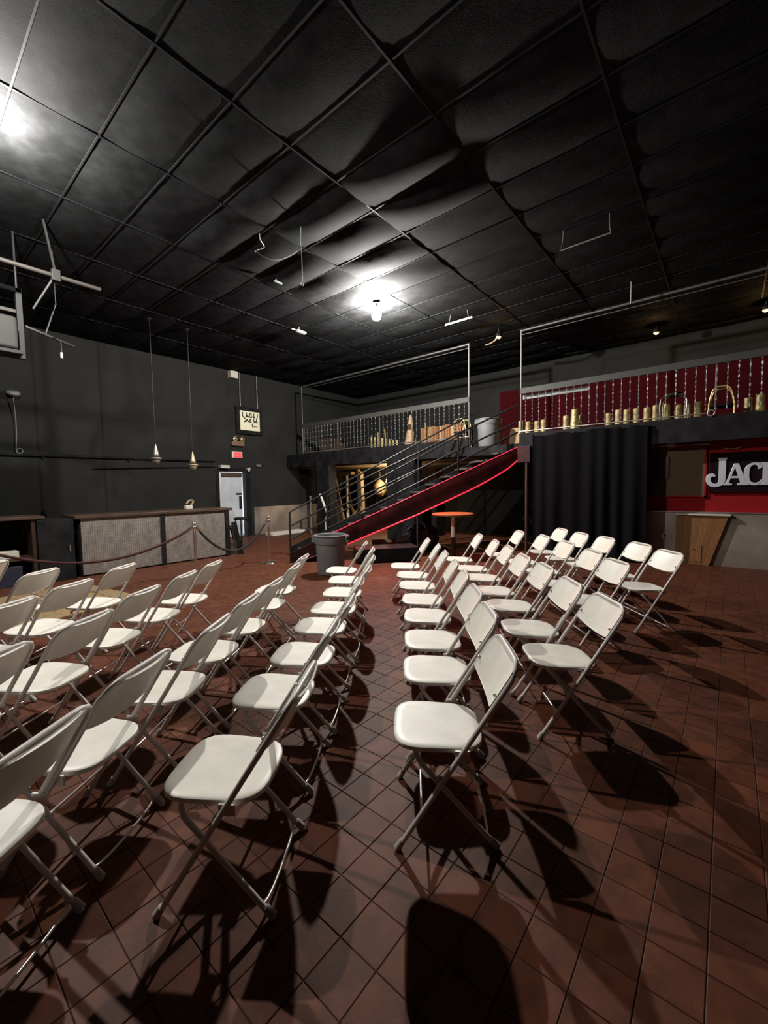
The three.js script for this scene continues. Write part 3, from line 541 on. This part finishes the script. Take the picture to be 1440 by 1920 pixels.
// stored trestles and planks in the lit bay between the columns
{
  const warm = [1, 0.72, 0.4];
  const L = thing('storage_lamp', 'small warm bulb lamp on the wall of the storage bay', 'lamp', [11.2, 1.72, -9.15]);
  obj('bulb', new THREE.SphereGeometry(0.045, 16, 12), std([1, 1, 1], 0.4, { emissive: lin(...warm), emissiveIntensity: 2.2 }), L).castShadow = false;
  obj('holder', [cyl(0.025, 0.03, 0.04, 0.12), bar([0, 0.1, 0], [0, 0.54, 0], 0.008)], M.white, L);
  const l = new THREE.PointLight(lin(...warm), 7, 0, 2); l.castShadow = true; l.shadow.radius = 2; l.name = 'bulb_light'; L.add(l);
  const mk = (a, b, w, h, mat, label, cat = 'timber') => tag(obj('timber', beam(a, b, w, h), mat), label, cat);
  mk([11.1, 2.06, -11.55], [11.1, 2.06, -10.62], 0.3, 0.1, M.woodPale, 'horizontal pale timber resting on top of the stored trestles');
  mk([10.9, 0, -10.9], [10.9, 1.99, -11.42], 0.05, 0.07, M.woodPale, 'leaning pale timber nearest the charcoal wall in the storage bay');
  mk([11.25, 0, -10.7], [11.25, 1.98, -11.2], 0.05, 0.06, M.tan, 'second leaning timber in the storage bay');
  mk([11.12, 0, -10.98], [11.12, 1.98, -10.99], 0.05, 0.12, M.offWhite, 'upright whitish plank in the storage bay');
  mk([11.2, 0, -10.3], [11.2, 2.2, -10.5], 0.08, 0.12, M.woodPale, 'wide upright timber in the storage bay');
  mk([10.9, 0, -10.0], [10.9, 2.1, -10.1], 0.1, 0.15, M.tan, 'thick tan upright post in the storage bay');
  mk([11.0, 0.25, -10.95], [11.0, 0.9, -10.15], 0.04, 0.06, M.woodPale, 'crossed brace timber rising right in the storage bay');
  mk([11.06, 0.9, -10.85], [11.06, 0.2, -10.2], 0.04, 0.06, M.woodPale, 'crossed brace timber falling right in the storage bay');
  const b = thing('bundled_cloth', 'pale bundled cloth hanging by the storage lamp', 'cloth', [11.55, 1.5, -9.75]);
  const g = new THREE.SphereGeometry(0.22, 18, 14); { const p = g.attributes.position; for (let i = 0; i < p.count; i++) { const n = 1 + 0.14 * Math.sin(p.getX(i) * 30) * Math.sin(p.getY(i) * 23); p.setXYZ(i, p.getX(i) * n, p.getY(i) * 1.3 * n, p.getZ(i) * n); } g.computeVertexNormals(); }
  obj('bundle', g, M.tan, b); obj('tie', bar([0, 0.25, 0], [0, 0.76, 0], 0.008), M.cable, b);
  tag(obj('floor_sack', (() => { const q = new THREE.SphereGeometry(0.3, 18, 12); q.scale(1, 0.5, 1.3); q.translate(10.9, 0.14, -10.4); return q; })(), M.tan), 'tan sack lying on the storage bay floor', 'sack');
  tag(obj('black_locker', rbx(10.75, 11.25, 0, 1.6, -7.55, -6.85, 0.012), M.blackPaint), 'black locker under the stair head carrying a tan carton', 'locker');
  const bxs = [[11.0, 1.6, -7.2, 0.42, 0.52, 0.62, 'tan carton on top of the black locker under the stair head']];
  for (const [x, y, z, dx, dy, dz, lb] of bxs) { const q = thing('carton', lb, 'carton', [x, y, z]); obj('box', rbx(-dx / 2, dx / 2, 0, dy - 0.004, -dz / 2, dz / 2, 0.008), M.tan, q); obj('tape', bx(-dx / 2 - 0.002, dx / 2 + 0.002, dy * 0.2, dy - 0.002, -0.03, 0.03), M.woodPale, q); }
  const c = thing('white_club', 'white handled bent tool leaning at the black column', 'tool', [8.9, 0, -9.8]);
  obj('handle', tube([V3(0, 0.9, 0), V3(0, 1.1, -0.1), V3(0, 1.26, -0.18)], 0.035, 10), M.offWhite, c); obj('knob', new THREE.SphereGeometry(0.045, 14, 10).translate(0, 1.32, -0.21), M.white, c); obj('shaft', tube([V3(0, 0.9, 0), V3(0, 0.7, 0.07), V3(0, 0.52, 0), V3(0, 0.0, 0.02)], 0.02, 8), M.beige, c);
}
// things on the red wall
{
  const b = thing('notice_board', 'large plain brown board on the red wall beside the lettered sign', 'board', [9.8, 0, 0]);
  obj('panel', bx(-0.035, -0.003, 1.29, 2.22, -1.22, -0.34), M.brownBoard, b);
  obj('frame', [bx(-0.045, -0.003, 1.27, 1.3, -1.24, -0.32), bx(-0.045, -0.003, 2.21, 2.24, -1.24, -0.32), bx(-0.045, -0.003, 1.27, 2.24, -0.35, -0.32)], M.redWall, b);
  tag(obj('small_picture', rbx(9.735, 9.762, 1.62, 2.06, -1.17, -0.9, 0.004), std([0.11, 0.06, 0.055], 0.6, { map: T_wornW })), 'small dull framed picture fixed on the brown board', 'picture');
  const s = thing('lettered_sign', 'black wall sign with raised silver serif letters', 'sign', [9.8, 0, 0]);
  obj('back_panel', rbx(-0.06, -0.002, 1.36, 2.08, -0.28, 2.4, 0.006), std([0.012, 0.006, 0.007], 0.9, { specularIntensity: 0.1 }), s);
  const font = await new FontLoader().loadAsync('fonts/droid/droid_serif_bold.typeface.json');
  const face = g => { g.rotateY(-Math.PI / 2); return g; };    // text x runs along +z, letters face -x
  const letter = (ch, size, z, y, sx) => { const g = new TextGeometry(ch, { font, size, depth: 0.018, curveSegments: 6, bevelEnabled: true, bevelSize: 0.003, bevelThickness: 0.004, bevelSegments: 2 }); g.scale(sx, 1, 1); face(g); g.translate(-0.06, y, z); return g; };
  const J = new THREE.Shape();                        // broad J with a curled tail
  J.moveTo(0.17, 0.5); J.lineTo(0.325, 0.5); J.lineTo(0.3, 0.465); J.lineTo(0.3, 0.13); J.bezierCurveTo(0.3, 0.02, 0.22, -0.02, 0.13, -0.02); J.bezierCurveTo(0.03, -0.02, -0.02, 0.05, -0.02, 0.12); J.bezierCurveTo(-0.02, 0.19, 0.04, 0.235, 0.09, 0.225); J.bezierCurveTo(0.12, 0.22, 0.145, 0.19, 0.135, 0.165); J.bezierCurveTo(0.08, 0.19, 0.045, 0.15, 0.06, 0.1); J.bezierCurveTo(0.07, 0.06, 0.11, 0.03, 0.15, 0.035); J.bezierCurveTo(0.185, 0.04, 0.19, 0.08, 0.19, 0.13); J.lineTo(0.19, 0.465); J.closePath();
  const gj = new THREE.ExtrudeGeometry(J, { depth: 0.018, bevelEnabled: true, bevelSize: 0.003, bevelThickness: 0.004, bevelSegments: 2, curveSegments: 8 }); face(gj); gj.scale(1, 1, 0.88); gj.translate(-0.06, 1.48, -0.31);
  obj('letter', gj, M.signLetter, s);
  obj('letter', letter('A', 0.385, -0.075, 1.49, 0.86), M.signLetter, s);
  obj('letter', letter('C', 0.385, 0.18, 1.49, 0.78), M.signLetter, s);
  obj('letter', letter('K', 0.385, 0.395, 1.49, 0.86), M.signLetter, s);
  const cab = thing('wall_conduit', 'thin conduit with small box under the mezzanine edge above the brown board', 'conduit', [9.74, 0, 0]);
  obj('pipe', bar([0, 2.27, -1.25], [0, 2.25, -0.3], 0.008), M.steel, cab); obj('junction_box', rbx(-0.02, 0.04, 2.23, 2.3, -0.93, -0.82, 0.008), M.beige, cab);
  obj('loose_cable', tube([V3(0, 2.25, -0.3), V3(0, 2.16, -0.08), V3(0, 2.14, 0.05), V3(0, 2.18, 0.2), V3(0, 2.26, 0.3)], 0.005, 6), M.tan, cab);
  const w = thing('plank_panel', 'trapezoid wooden plank panel with pale ledge standing against the metal wainscot', 'wood panel', [9.72, 0, 0]);
  const zb = [-0.76, -0.24], zt = [-0.76, 0.02], n = 6;
  for (let k = 0; k < n; k++) {
    const f = k / n, g = (k + 1) / n, sh = new THREE.Shape(); sh.moveTo(zb[0] + (zb[1] - zb[0]) * f + 0.002, 0.005); sh.lineTo(zb[0] + (zb[1] - zb[0]) * g - 0.002, 0.005); sh.lineTo(zt[0] + (zt[1] - zt[0]) * g - 0.002, 0.925); sh.lineTo(zt[0] + (zt[1] - zt[0]) * f + 0.002, 0.925); sh.closePath();
    const e = new THREE.ExtrudeGeometry(sh, { depth: 0.03, bevelEnabled: true, bevelSize: 0.002, bevelThickness: 0.002, bevelSegments: 1 }); e.rotateY(-Math.PI / 2); obj('plank', e, k % 2 ? M.wood : M.woodB, w);
  }
  obj('ledge', rbx(-0.07, 0.035, 0.93, 0.965, -0.77, 0.05, 0.006), M.beige, w);
  const d = obj('small_door', rbx(-0.045, -0.03, 0.06, 0.38, -0.5, -0.36, 0.004), M.wood, w); obj('knob', new THREE.SphereGeometry(0.012, 8, 6).translate(-0.055, 0.3, -0.48), M.woodDark, d);
}
// ------------------------------------------------------------------ bar side
{
  const t = thing('bar_counter', 'bar counter with stamped metal front panels and dark top', 'bar', [0, 0, -9.0]);
  obj('carcass', bx(2.22, 5.12, 0.0, 1.06, -0.7, -0.03), M.blackPaint, t);
  obj('front_panel', bx(2.25, 3.62, 0.03, 1.06, -0.03, 0), M.meshMetal, t); obj('front_panel', bx(3.7, 5.04, 0.03, 1.06, -0.03, 0), M.meshMetal, t);
  obj('batten', rbx(3.62, 3.7, 0, 1.08, -0.03, 0.025, 0.005), M.blackPaint, t); obj('end_post', rbx(5.04, 5.14, 0, 1.12, -0.1, 0.03, 0.006), M.blackPaint, t);
  obj('countertop', rbx(2.15, 5.22, 1.06, 1.12, -0.78, 0.05, 0.012), M.woodDark, t);
  const g = thing('black_cabinet', 'black cabinet at the end of the metal-fronted bar', 'cabinet', [0, 0, -9.0]); obj('body', rbx(1.62, 2.13, 0, 1.08, -0.7, 0.06, 0.01), M.blackPaint, g); obj('door_pull', bx(2.05, 2.065, 0.5, 0.62, 0.06, 0.075), M.steel, g);
  const c = thing('dark_counter', 'dark brown open counter continuing beyond the black cabinet', 'counter', [0, 0, -9.0]);
  obj('top', rbx(-0.6, 1.74, 1.1, 1.15, -0.75, 0.05, 0.01), M.woodDark, c); obj('side', bx(1.56, 1.61, 0, 1.1, -0.7, 0.0), M.woodDark, c); obj('shelf', bx(-0.6, 1.56, 0.42, 0.46, -0.7, -0.05), M.woodDark, c); obj('back', bx(-0.6, 1.56, 0, 1.1, -0.75, -0.71), M.blackPaint, c);
  tag(obj('shelf_box', rbx(1.12, 1.4, 0.46, 0.58, -9.35, -9.1, 0.01), M.beige), 'small beige box on the dark counter shelf', 'box');
  tag(obj('floor_box', rbx(1.0, 1.42, 0, 0.33, -9.4, -9.05, 0.01), std([0.014, 0.014, 0.03], 0.6)), 'bluish dark box on the floor under the dark counter', 'box');
  const k = thing('bar_gadget', 'small beige clamp gadget on the bar top', 'gadget', [4.34, 1.12, -9.25]); obj('body', rbx(-0.1, 0.06, 0, 0.09, -0.06, 0.06, 0.02), M.beige, k); obj('arm', tube([V3(0.04, 0.08, 0), V3(0.1, 0.18, 0), V3(0.02, 0.2, 0), V3(-0.06, 0.12, 0)], 0.02, 8), M.tan, k);
  const r = thing('leaning_boards', 'dark boards leaning at the bar end near the exit door', 'boards', [5.22, 0, -8.98]); obj('board', beam([0.16, 0.0, 0.05], [0.03, 0.78, 0.0], 0.03, 0.12), M.blackPaint, r); obj('board', beam([0.22, 0.0, -0.1], [0.05, 0.7, -0.14], 0.03, 0.12), M.woodDark, r);
}
function barStool(pos, label) {
  const t = thing('bar_stool', label, 'stool', pos); obj('seat', lathe([[0, 0.72], [0.17, 0.72], [0.185, 0.735], [0.18, 0.77], [0.15, 0.785], [0, 0.785]], 24), M.blackPaint, t);
  for (let k = 0; k < 4; k++) { const a = k * Math.PI / 2 + 0.5; obj('leg', tube([V3(0.12 * Math.cos(a), 0.72, 0.12 * Math.sin(a)), V3(0.17 * Math.cos(a), 0.66, 0.17 * Math.sin(a)), V3(0.2 * Math.cos(a), 0, 0.2 * Math.sin(a))], 0.013, 8), M.blackMetal, t); }
  obj('foot_ring', new THREE.TorusGeometry(0.19, 0.009, 6, 24).rotateX(Math.PI / 2).translate(0, 0.25, 0), M.blackMetal, t); return t;
}
barStool([6.15, 0, -10.15], 'black round bar stool before the white exit door');
// rope stanchions
const stanchion = (x, z, label) => {
  const t = thing('stanchion', label, 'stanchion', [x, 0, z]);
  obj('base', lathe([[0, 0], [0.16, 0], [0.16, 0.012], [0.14, 0.02], [0.04, 0.035], [0, 0.035]], 32), M.chrome, t); obj('post', cyl(0.022, 0.022, 0.03, 0.93), M.chrome, t);
  obj('collar', lathe([[0.022, 0.86], [0.036, 0.87], [0.036, 0.9], [0.022, 0.91]], 20), M.chrome, t); obj('finial', lathe([[0.022, 0.93], [0.034, 0.945], [0.03, 0.97], [0.012, 0.985], [0, 0.99]], 20), M.chrome, t); return t;
};
stanchion(3.5, -7.3, 'chrome rope post standing before the metal-fronted bar'); stanchion(5.1, -7.38, 'chrome rope post standing between the bar and the staircase'); stanchion(0.62, -7.2, 'chrome rope post holding the far end of the red rope');
function rope(a, b, sag, mat, label, low = 0.5) {
  const t = thing('barrier_rope', label, 'rope'); const A = V3(...a), B = V3(...b), pts = [];
  for (let k = 0; k <= 14; k++) { const u = k / 14, p = A.clone().lerp(B, u); p.y -= sag * 4 * u * (1 - u); pts.push(p); }
  obj('rope', tube(pts, 0.02, 10, false, 48), mat, t);
  for (const [p, q] of [[pts[0], pts[1]], [pts[14], pts[13]]]) obj('end_sleeve', bar(p.toArray(), p.clone().lerp(q, 0.45).toArray(), 0.023, 12), M.chrome, t);
}
rope([3.46, 0.885, -7.3], [0.66, 0.885, -7.2], 0.38, M.ropeRed, 'dark red barrier rope sagging before the bar front');
rope([3.54, 0.885, -7.3], [5.06, 0.885, -7.38], 0.52, M.ropeBlack, 'black barrier rope hanging in a deep curve between two chrome posts');
// pendants above the bar
for (const [x, z, y, l] of [[3.92, -9.81, 2.3, 'chrome teardrop pendant lamp above the middle of the bar'], [4.74, -9.81, 2.18, 'brassy teardrop pendant lamp above the bar end nearer the exit door']]) {
  const t = thing('pendant_lamp', l, 'lamp', [x, y, z]); const m = x < 4 ? M.dullChrome : M.dullBrass;
  obj('cone', lathe([[0.006, 0.28], [0.03, 0.2], [0.062, 0.06], [0.07, 0.0], [0, 0.0]], 24), m, t); obj('ring', new THREE.TorusGeometry(0.09, 0.025, 8, 24).rotateX(Math.PI / 2).translate(0, -0.04, 0), m, t);
  obj('bowl', lathe([[0.075, -0.05], [0.08, -0.09], [0.05, -0.15], [0, -0.16]], 24), m, t); obj('cord', bar([0, 0.27, 0], [0, CEIL - y - 0.03, 0], 0.006, 6), M.blackMetal, t); obj('canopy', cyl(0.06, 0.05, CEIL - y - 0.04, CEIL - y - 0.01), M.blackMetal, t);
}
// things on the charcoal wall
{
  const W = Z0;
  const s = thing('hung_sign', 'square cream sign with black hand-drawn lettering in a dark hanging frame', 'sign', [7.83, 3.5, W + 0.12]);
  obj('frame', [bx(-0.46, 0.48, -0.16, 0.72, -0.05, -0.02)], M.blackPaint, s);
  const c = document.createElement('canvas'); c.width = c.height = 256; const g = c.getContext('2d'); g.fillStyle = '#e6dfc2'; g.fillRect(0, 0, 256, 256); g.strokeStyle = '#1d1a14'; g.lineCap = 'round'; g.lineJoin = 'round';
  const mp = ([x, y]) => { const u = (x - 210) / 870; return [u * 256, (y - 265 - 120 * u) / 810 * 256]; };
  const st = (w, ...p) => { g.lineWidth = w * 0.3; g.beginPath(); p.forEach((q, i) => { const [a, b] = mp(q); i ? g.lineTo(a, b) : g.moveTo(a, b); }); g.stroke(); };
  st(50, [320, 360], [300, 480], [420, 610]); st(40, [495, 380], [500, 480]); st(80, [490, 520], [550, 525]); st(42, [620, 540], [630, 430], [680, 400], [710, 445], [700, 560]); st(55, [600, 550], [720, 575]); st(40, [820, 420], [820, 520]); st(75, [790, 560], [850, 580]); st(40, [980, 440], [990, 560], [940, 650], [930, 740]);
  st(55, [400, 740], [520, 660], [560, 740]); st(60, [420, 740], [470, 720]); st(40, [600, 760], [660, 640], [690, 780]); st(40, [600, 760], [690, 780]); st(48, [800, 640], [830, 780], [950, 760]); st(45, [830, 800], [870, 790]); st(32, [920, 815], [1000, 805]);
  st(34, [710, 860], [770, 860]); st(40, [740, 870], [750, 960]); st(28, [740, 990], [800, 960], [830, 990], [870, 965], [900, 995], [960, 990]);
  const ct = new THREE.CanvasTexture(c); ct.colorSpace = THREE.SRGBColorSpace;
  const pg = new THREE.PlaneGeometry(0.72, 0.62); const face = new THREE.Mesh(pg, new THREE.MeshStandardMaterial({ map: ct, roughness: 0.6 })); face.name = 'sign_face'; face.position.set(0.02, 0.27, -0.004); face.castShadow = face.receiveShadow = true; s.add(face);
  obj('panel', bx(-0.34, 0.38, -0.04, 0.58, -0.02, -0.006), M.offWhite, s);
  for (const x of [-0.3, 0.33]) obj('chain', bar([x, 0.7, -0.03], [x, 1.78, -0.03], 0.006, 6), M.steel, s);
  const e = thing('exit_sign', 'small lit red exit sign above the white door', 'exit sign', [7.38, 2.65, W]);
  obj('housing', rbx(-0.18, 0.18, -0.1, 0.1, 0.004, 0.06, 0.012), M.offWhite, e);
  const red = std([0.4, 0.02, 0.02], 0.5, { emissive: lin(1, 0.05, 0.07), emissiveIntensity: 0.75 });
  obj('face', rbx(-0.14, 0.14, -0.085, 0.085, 0.058, 0.066, 0.003), red, e).castShadow = false;
  const font = await new FontLoader().loadAsync('fonts/droid/droid_sans_bold.typeface.json');
  const tg = new TextGeometry('EXIT', { font, size: 0.09, depth: 0.004, curveSegments: 3 }); tg.computeBoundingBox(); tg.translate(-(tg.boundingBox.max.x) / 2, -0.045, 0.066); obj('lettering', tg, std([0.5, 0.05, 0.05], 0.5, { emissive: lin(1, 0.14, 0.16), emissiveIntensity: 0.9 }), e).castShadow = false;
  const el = new THREE.RectAreaLight(lin(1, 0.05, 0.07), 2, 0.28, 0.17); el.position.set(0, 0, 0.08); el.rotation.y = Math.PI; el.name = 'sign_light'; e.add(el);
  const m = thing('emergency_light', 'brown emergency light with two round heads above the exit sign', 'emergency light', [7.4, 3.0, W]); obj('case', rbx(-0.22, 0.22, -0.07, 0.08, 0.004, 0.12, 0.015), std([0.16, 0.1, 0.06], 0.5), m);
  for (const x of [-0.12, 0.14]) { const h = obj('lamp_head', lathe([[0, -0.05], [0.05, -0.04], [0.075, 0.03], [0.07, 0.035], [0, 0.03]], 18).rotateX(Math.PI / 2).translate(x, 0.15, 0.1), M.brass, m); obj('lens', new THREE.SphereGeometry(0.05, 12, 8).scale(1, 1, 0.4).translate(x, 0.15, 0.135), M.chrome, h); }
  tag(obj('wall_speaker', rbx(7.17, 7.43, 5.05, 5.27, W + 0.004, W + 0.2, 0.012), M.beige), 'small beige box high on the wall at the ceiling above the sign', 'speaker');
  tag(obj('door_lamp', [rbx(7.7, 7.8, 2.16, 2.24, W + 0.036, W + 0.12, 0.01), new THREE.SphereGeometry(0.035, 10, 8).translate(7.75, 2.14, W + 0.1)], M.beige), 'tiny beige fixture at the door frame corner', 'fixture');
  tag(obj('wall_sensor', rbx(8.08, 8.24, 2.28, 2.36, W + 0.004, W + 0.08, 0.012), M.canGrey), 'small grey sensor on the wall beside the exit door', 'sensor');
  tag(obj('door_top_box', rbx(6.72, 7.02, 2.2, 2.3, W + 0.036, W + 0.2, 0.012), M.beige), 'beige box on top of the door frame', 'box');
  const k = thing('wall_lamp', 'small round wall fixture with a cord hanging to a coil', 'fixture', [1.95, 2.45, W]); obj('head', lathe([[0, 0.04], [0.1, 0.03], [0.13, -0.02], [0.11, -0.06], [0, -0.07]], 24).rotateX(rad(20)).translate(0, 1.3, 0.16), M.canGrey, k); obj('bracket', bar([0, 1.3, 0.004], [0, 1.28, 0.14], 0.015), M.blackMetal, k); obj('cord', tube([V3(0.0, 1.24, 0.12), V3(0.03, 0.7, 0.05), V3(0.02, 0.3, 0.04), V3(0.0, 0.06, 0.03)], 0.011, 7), M.canGrey, k); obj('coil', new THREE.TorusGeometry(0.055, 0.014, 7, 18).translate(0.06, 0.03, 0.03), M.canGrey, k);
  const p = thing('wall_pipe', 'pair of thin black pipes running along the charcoal wall', 'pipe', [0, 0, W]); obj('pipe', bar([X0 + 0.1, 2.36, 0.05], [6.6, 2.42, 0.05], 0.03), M.blackPaint, p); obj('pipe', bar([3.4, 2.12, 0.05], [6.6, 2.25, 0.05], 0.014), M.blackPaint, p); for (let x = -3; x < 6.5; x += 1.8) obj('clip', bx(x, x + 0.04, 2.33, 2.43, 0, 0.06), M.blackPaint, p);
  tag(obj('white_step', rbx(8.0, 9.35, 0, 0.1, -11.75, -11.35, 0.01), M.offWhite), 'low white box lying before the grey wainscot', 'box');
  tag(obj('pipe_post', [bar([9.2, 0, -10.85], [9.2, 1.25, -10.85], 0.035), cyl(0.05, 0.05, 1.22, 1.27, 9.2, -10.85)], M.steel), 'grey pipe post behind the staircase handrail', 'post');
}
// planks on the floor between the front chairs
{
  const t = thing('floor_planks', 'low deck of tan planks lying on the floor before the bar', 'deck', [1.45, 0, -7.25], rad(8));
  for (let k = 0; k < 6; k++) obj('plank', rbx(-0.72 + k * 0.245, -0.72 + k * 0.245 + 0.238, 0, 0.03 + (k % 2) * 0.003, -1.0 + rr(0, 0.05), 1.0 - rr(0, 0.05), 0.004), k % 2 ? M.plywood : M.woodPale, t);
}
// ------------------------------------------------------------------ ceiling fittings
{
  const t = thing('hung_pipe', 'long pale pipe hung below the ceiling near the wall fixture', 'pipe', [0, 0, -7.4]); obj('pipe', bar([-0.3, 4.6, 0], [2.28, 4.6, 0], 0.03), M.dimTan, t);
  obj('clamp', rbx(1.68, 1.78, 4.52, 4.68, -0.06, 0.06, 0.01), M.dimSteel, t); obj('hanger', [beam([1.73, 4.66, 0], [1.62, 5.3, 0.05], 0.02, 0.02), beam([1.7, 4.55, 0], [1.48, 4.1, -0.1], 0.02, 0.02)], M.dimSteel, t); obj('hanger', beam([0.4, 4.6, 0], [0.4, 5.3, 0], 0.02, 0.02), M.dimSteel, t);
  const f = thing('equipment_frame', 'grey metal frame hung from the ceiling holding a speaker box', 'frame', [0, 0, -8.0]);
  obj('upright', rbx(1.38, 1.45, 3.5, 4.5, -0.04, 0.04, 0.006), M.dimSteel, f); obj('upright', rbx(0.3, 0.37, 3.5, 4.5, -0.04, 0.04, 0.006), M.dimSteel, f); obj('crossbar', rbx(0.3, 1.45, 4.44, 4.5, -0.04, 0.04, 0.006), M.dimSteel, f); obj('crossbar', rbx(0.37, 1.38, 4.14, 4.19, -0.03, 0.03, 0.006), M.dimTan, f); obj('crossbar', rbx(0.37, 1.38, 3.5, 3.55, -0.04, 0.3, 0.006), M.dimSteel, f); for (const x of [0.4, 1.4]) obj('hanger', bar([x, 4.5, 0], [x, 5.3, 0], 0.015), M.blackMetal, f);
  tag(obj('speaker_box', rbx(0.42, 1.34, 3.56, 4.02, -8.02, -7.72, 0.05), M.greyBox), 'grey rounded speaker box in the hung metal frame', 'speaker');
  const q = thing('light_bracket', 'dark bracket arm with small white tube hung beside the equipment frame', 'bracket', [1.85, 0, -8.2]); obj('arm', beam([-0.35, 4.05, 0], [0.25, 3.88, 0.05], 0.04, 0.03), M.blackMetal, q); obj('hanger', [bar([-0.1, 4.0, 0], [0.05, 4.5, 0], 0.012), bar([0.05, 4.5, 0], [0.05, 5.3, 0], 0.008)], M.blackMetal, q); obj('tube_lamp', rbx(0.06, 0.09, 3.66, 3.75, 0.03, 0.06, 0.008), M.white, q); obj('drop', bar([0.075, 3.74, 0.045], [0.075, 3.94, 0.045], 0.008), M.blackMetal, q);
  const u = thing('hung_bracket', 'empty rectangular bracket hung from the ceiling above the right-hand chairs', 'bracket', [6.6, 0, -1.68]); obj('rail', [bar([0, 5.0, -0.34], [0, 5.0, 0.34], 0.008), bar([0.1, 5.06, -0.3], [0.1, 5.06, 0.3], 0.006)], M.steel, u); for (const z of [-0.34, 0.34]) obj('hook', tube([V3(0, 5.0, z), V3(0.02, 5.03, z * 0.98), V3(0.04, 5.1, z * 0.93), V3(0.06, 5.3, z * 0.9)], 0.009, 6), M.steel, u);
  tag(obj('ceiling_rod', bar([9.12, 4.9, -1.5], [9.12, 5.3, -1.5], 0.012), M.steel), 'short steel rod dropping from the ceiling to the railing header', 'rod');
  const v = thing('tube_batten', 'pale batten tube hung near the ceiling before the stair head', 'light fitting', [8.15, 5.1, -4.59]); obj('tube', bar([0, 0, -0.33], [0, 0, 0.33], 0.02), M.offWhite, v); for (const z of [-0.24, 0.24]) obj('hanger', bar([0, 0.01, z], [0.02, 0.2, z * 0.83], 0.008), M.steel, v);
  const w = thing('short_batten', 'short pale box fitting at the ceiling over the bar side', 'light fitting', [6.45, 5.2, -7.8]); obj('box', rbx(-0.12, 0.14, -0.03, 0.02, -0.04, 0.04, 0.008), M.offWhite, w); obj('stem', bar([-0.05, 0.01, 0], [-0.05, 0.1, 0], 0.01), M.steel, w); obj('clip', rbx(-0.26, -0.17, -0.015, 0.005, -0.02, 0.02, 0.005), M.offWhite, w); obj('wire', bar([-0.26, 0, 0], [0, 0, 0], 0.006), M.cable, w);
  const ca = thing('loose_cable', 'loose white cable drooping from the sagging ceiling tiles', 'cable'); obj('strand', tube([V3(3.7, 5.25, -5.33), V3(3.72, 5.2, -5.36), V3(3.9, 5.2, -5.52), V3(3.86, 5.19, -5.66), V3(4.05, 5.17, -5.68), V3(4.2, 5.17, -5.62), V3(4.32, 5.22, -5.32), V3(4.33, 5.25, -5.28)], 0.0075, 6), M.cable, ca); obj('tip', new THREE.SphereGeometry(0.015, 8, 6).translate(3.86, 5.19, -5.68), M.cable, ca);
  const wi = thing('hanging_wire', 'thin double wire with a small hook hanging from the ceiling', 'wire', [4.0, 0, -4.77]); obj('rod', bar([0, 5.02, 0], [0, 5.3, 0], 0.01), M.cable, wi); obj('wire', [bar([-0.01, 5.0, 0.01], [-0.015, 4.5, 0.02], 0.0035, 5), bar([0.01, 5.0, -0.01], [0.025, 4.5, -0.02], 0.0035, 5)], M.cable, wi); obj('hook', new THREE.TorusGeometry(0.022, 0.006, 6, 12).translate(0, 4.47, 0), M.white, wi); obj('ferrule', cyl(0.015, 0.015, 4.99, 5.04), M.cable, wi);
  tag(obj('ceiling_clip', [rbx(4.62, 4.78, 5.2, 5.23, -6.29, -6.25, 0.006), cyl(0.008, 0.008, 5.22, 5.3, 4.66, -6.27)], M.cable), 'small white clip under the ceiling beside the loose cable', 'clip');
  const warm = [1, 0.6, 0.24];
  for (const [x, y, z, l, armd] of [[9.65, 5.1, -4.35, 'small glowing warm bulb on a curved arm over the stair head', 1], [12.0, 5.12, -1.43, 'small glowing warm spot over the mezzanine above the brass stool', 0], [12.0, 5.12, 0.5, 'small glowing warm spot over the mezzanine above the lettered sign', 0]]) {
    const t2 = thing('warm_spot', l, 'lamp', [x, y, z]); obj('bulb', new THREE.SphereGeometry(0.06, 14, 10).scale(1, 0.6, 1), std([1, 0.8, 0.5], 0.5, { emissive: lin(...warm), emissiveIntensity: 0.9 }), t2).castShadow = false;
    obj('cup', lathe([[0.068, 0.0], [0.07, 0.06], [0.04, 0.1], [0, 0.1]], 18), M.blackMetal, t2); obj('stem', cyl(0.012, 0.012, 0.09, CEIL - y), M.blackMetal, t2);
    if (armd) obj('arm', tube([V3(0.02, 0.06, -0.02), V3(0.08, -0.02, -0.12), V3(0.2, -0.03, -0.3), V3(0.33, 0.0, -0.5)], 0.014, 8), M.tan, t2);
    const pl = new THREE.PointLight(lin(...warm), 0.7, 0, 2); pl.position.set(0, -0.05, 0); pl.castShadow = true; pl.name = 'spot_light'; t2.add(pl);
  }
}
renderer.render(scene, camera);
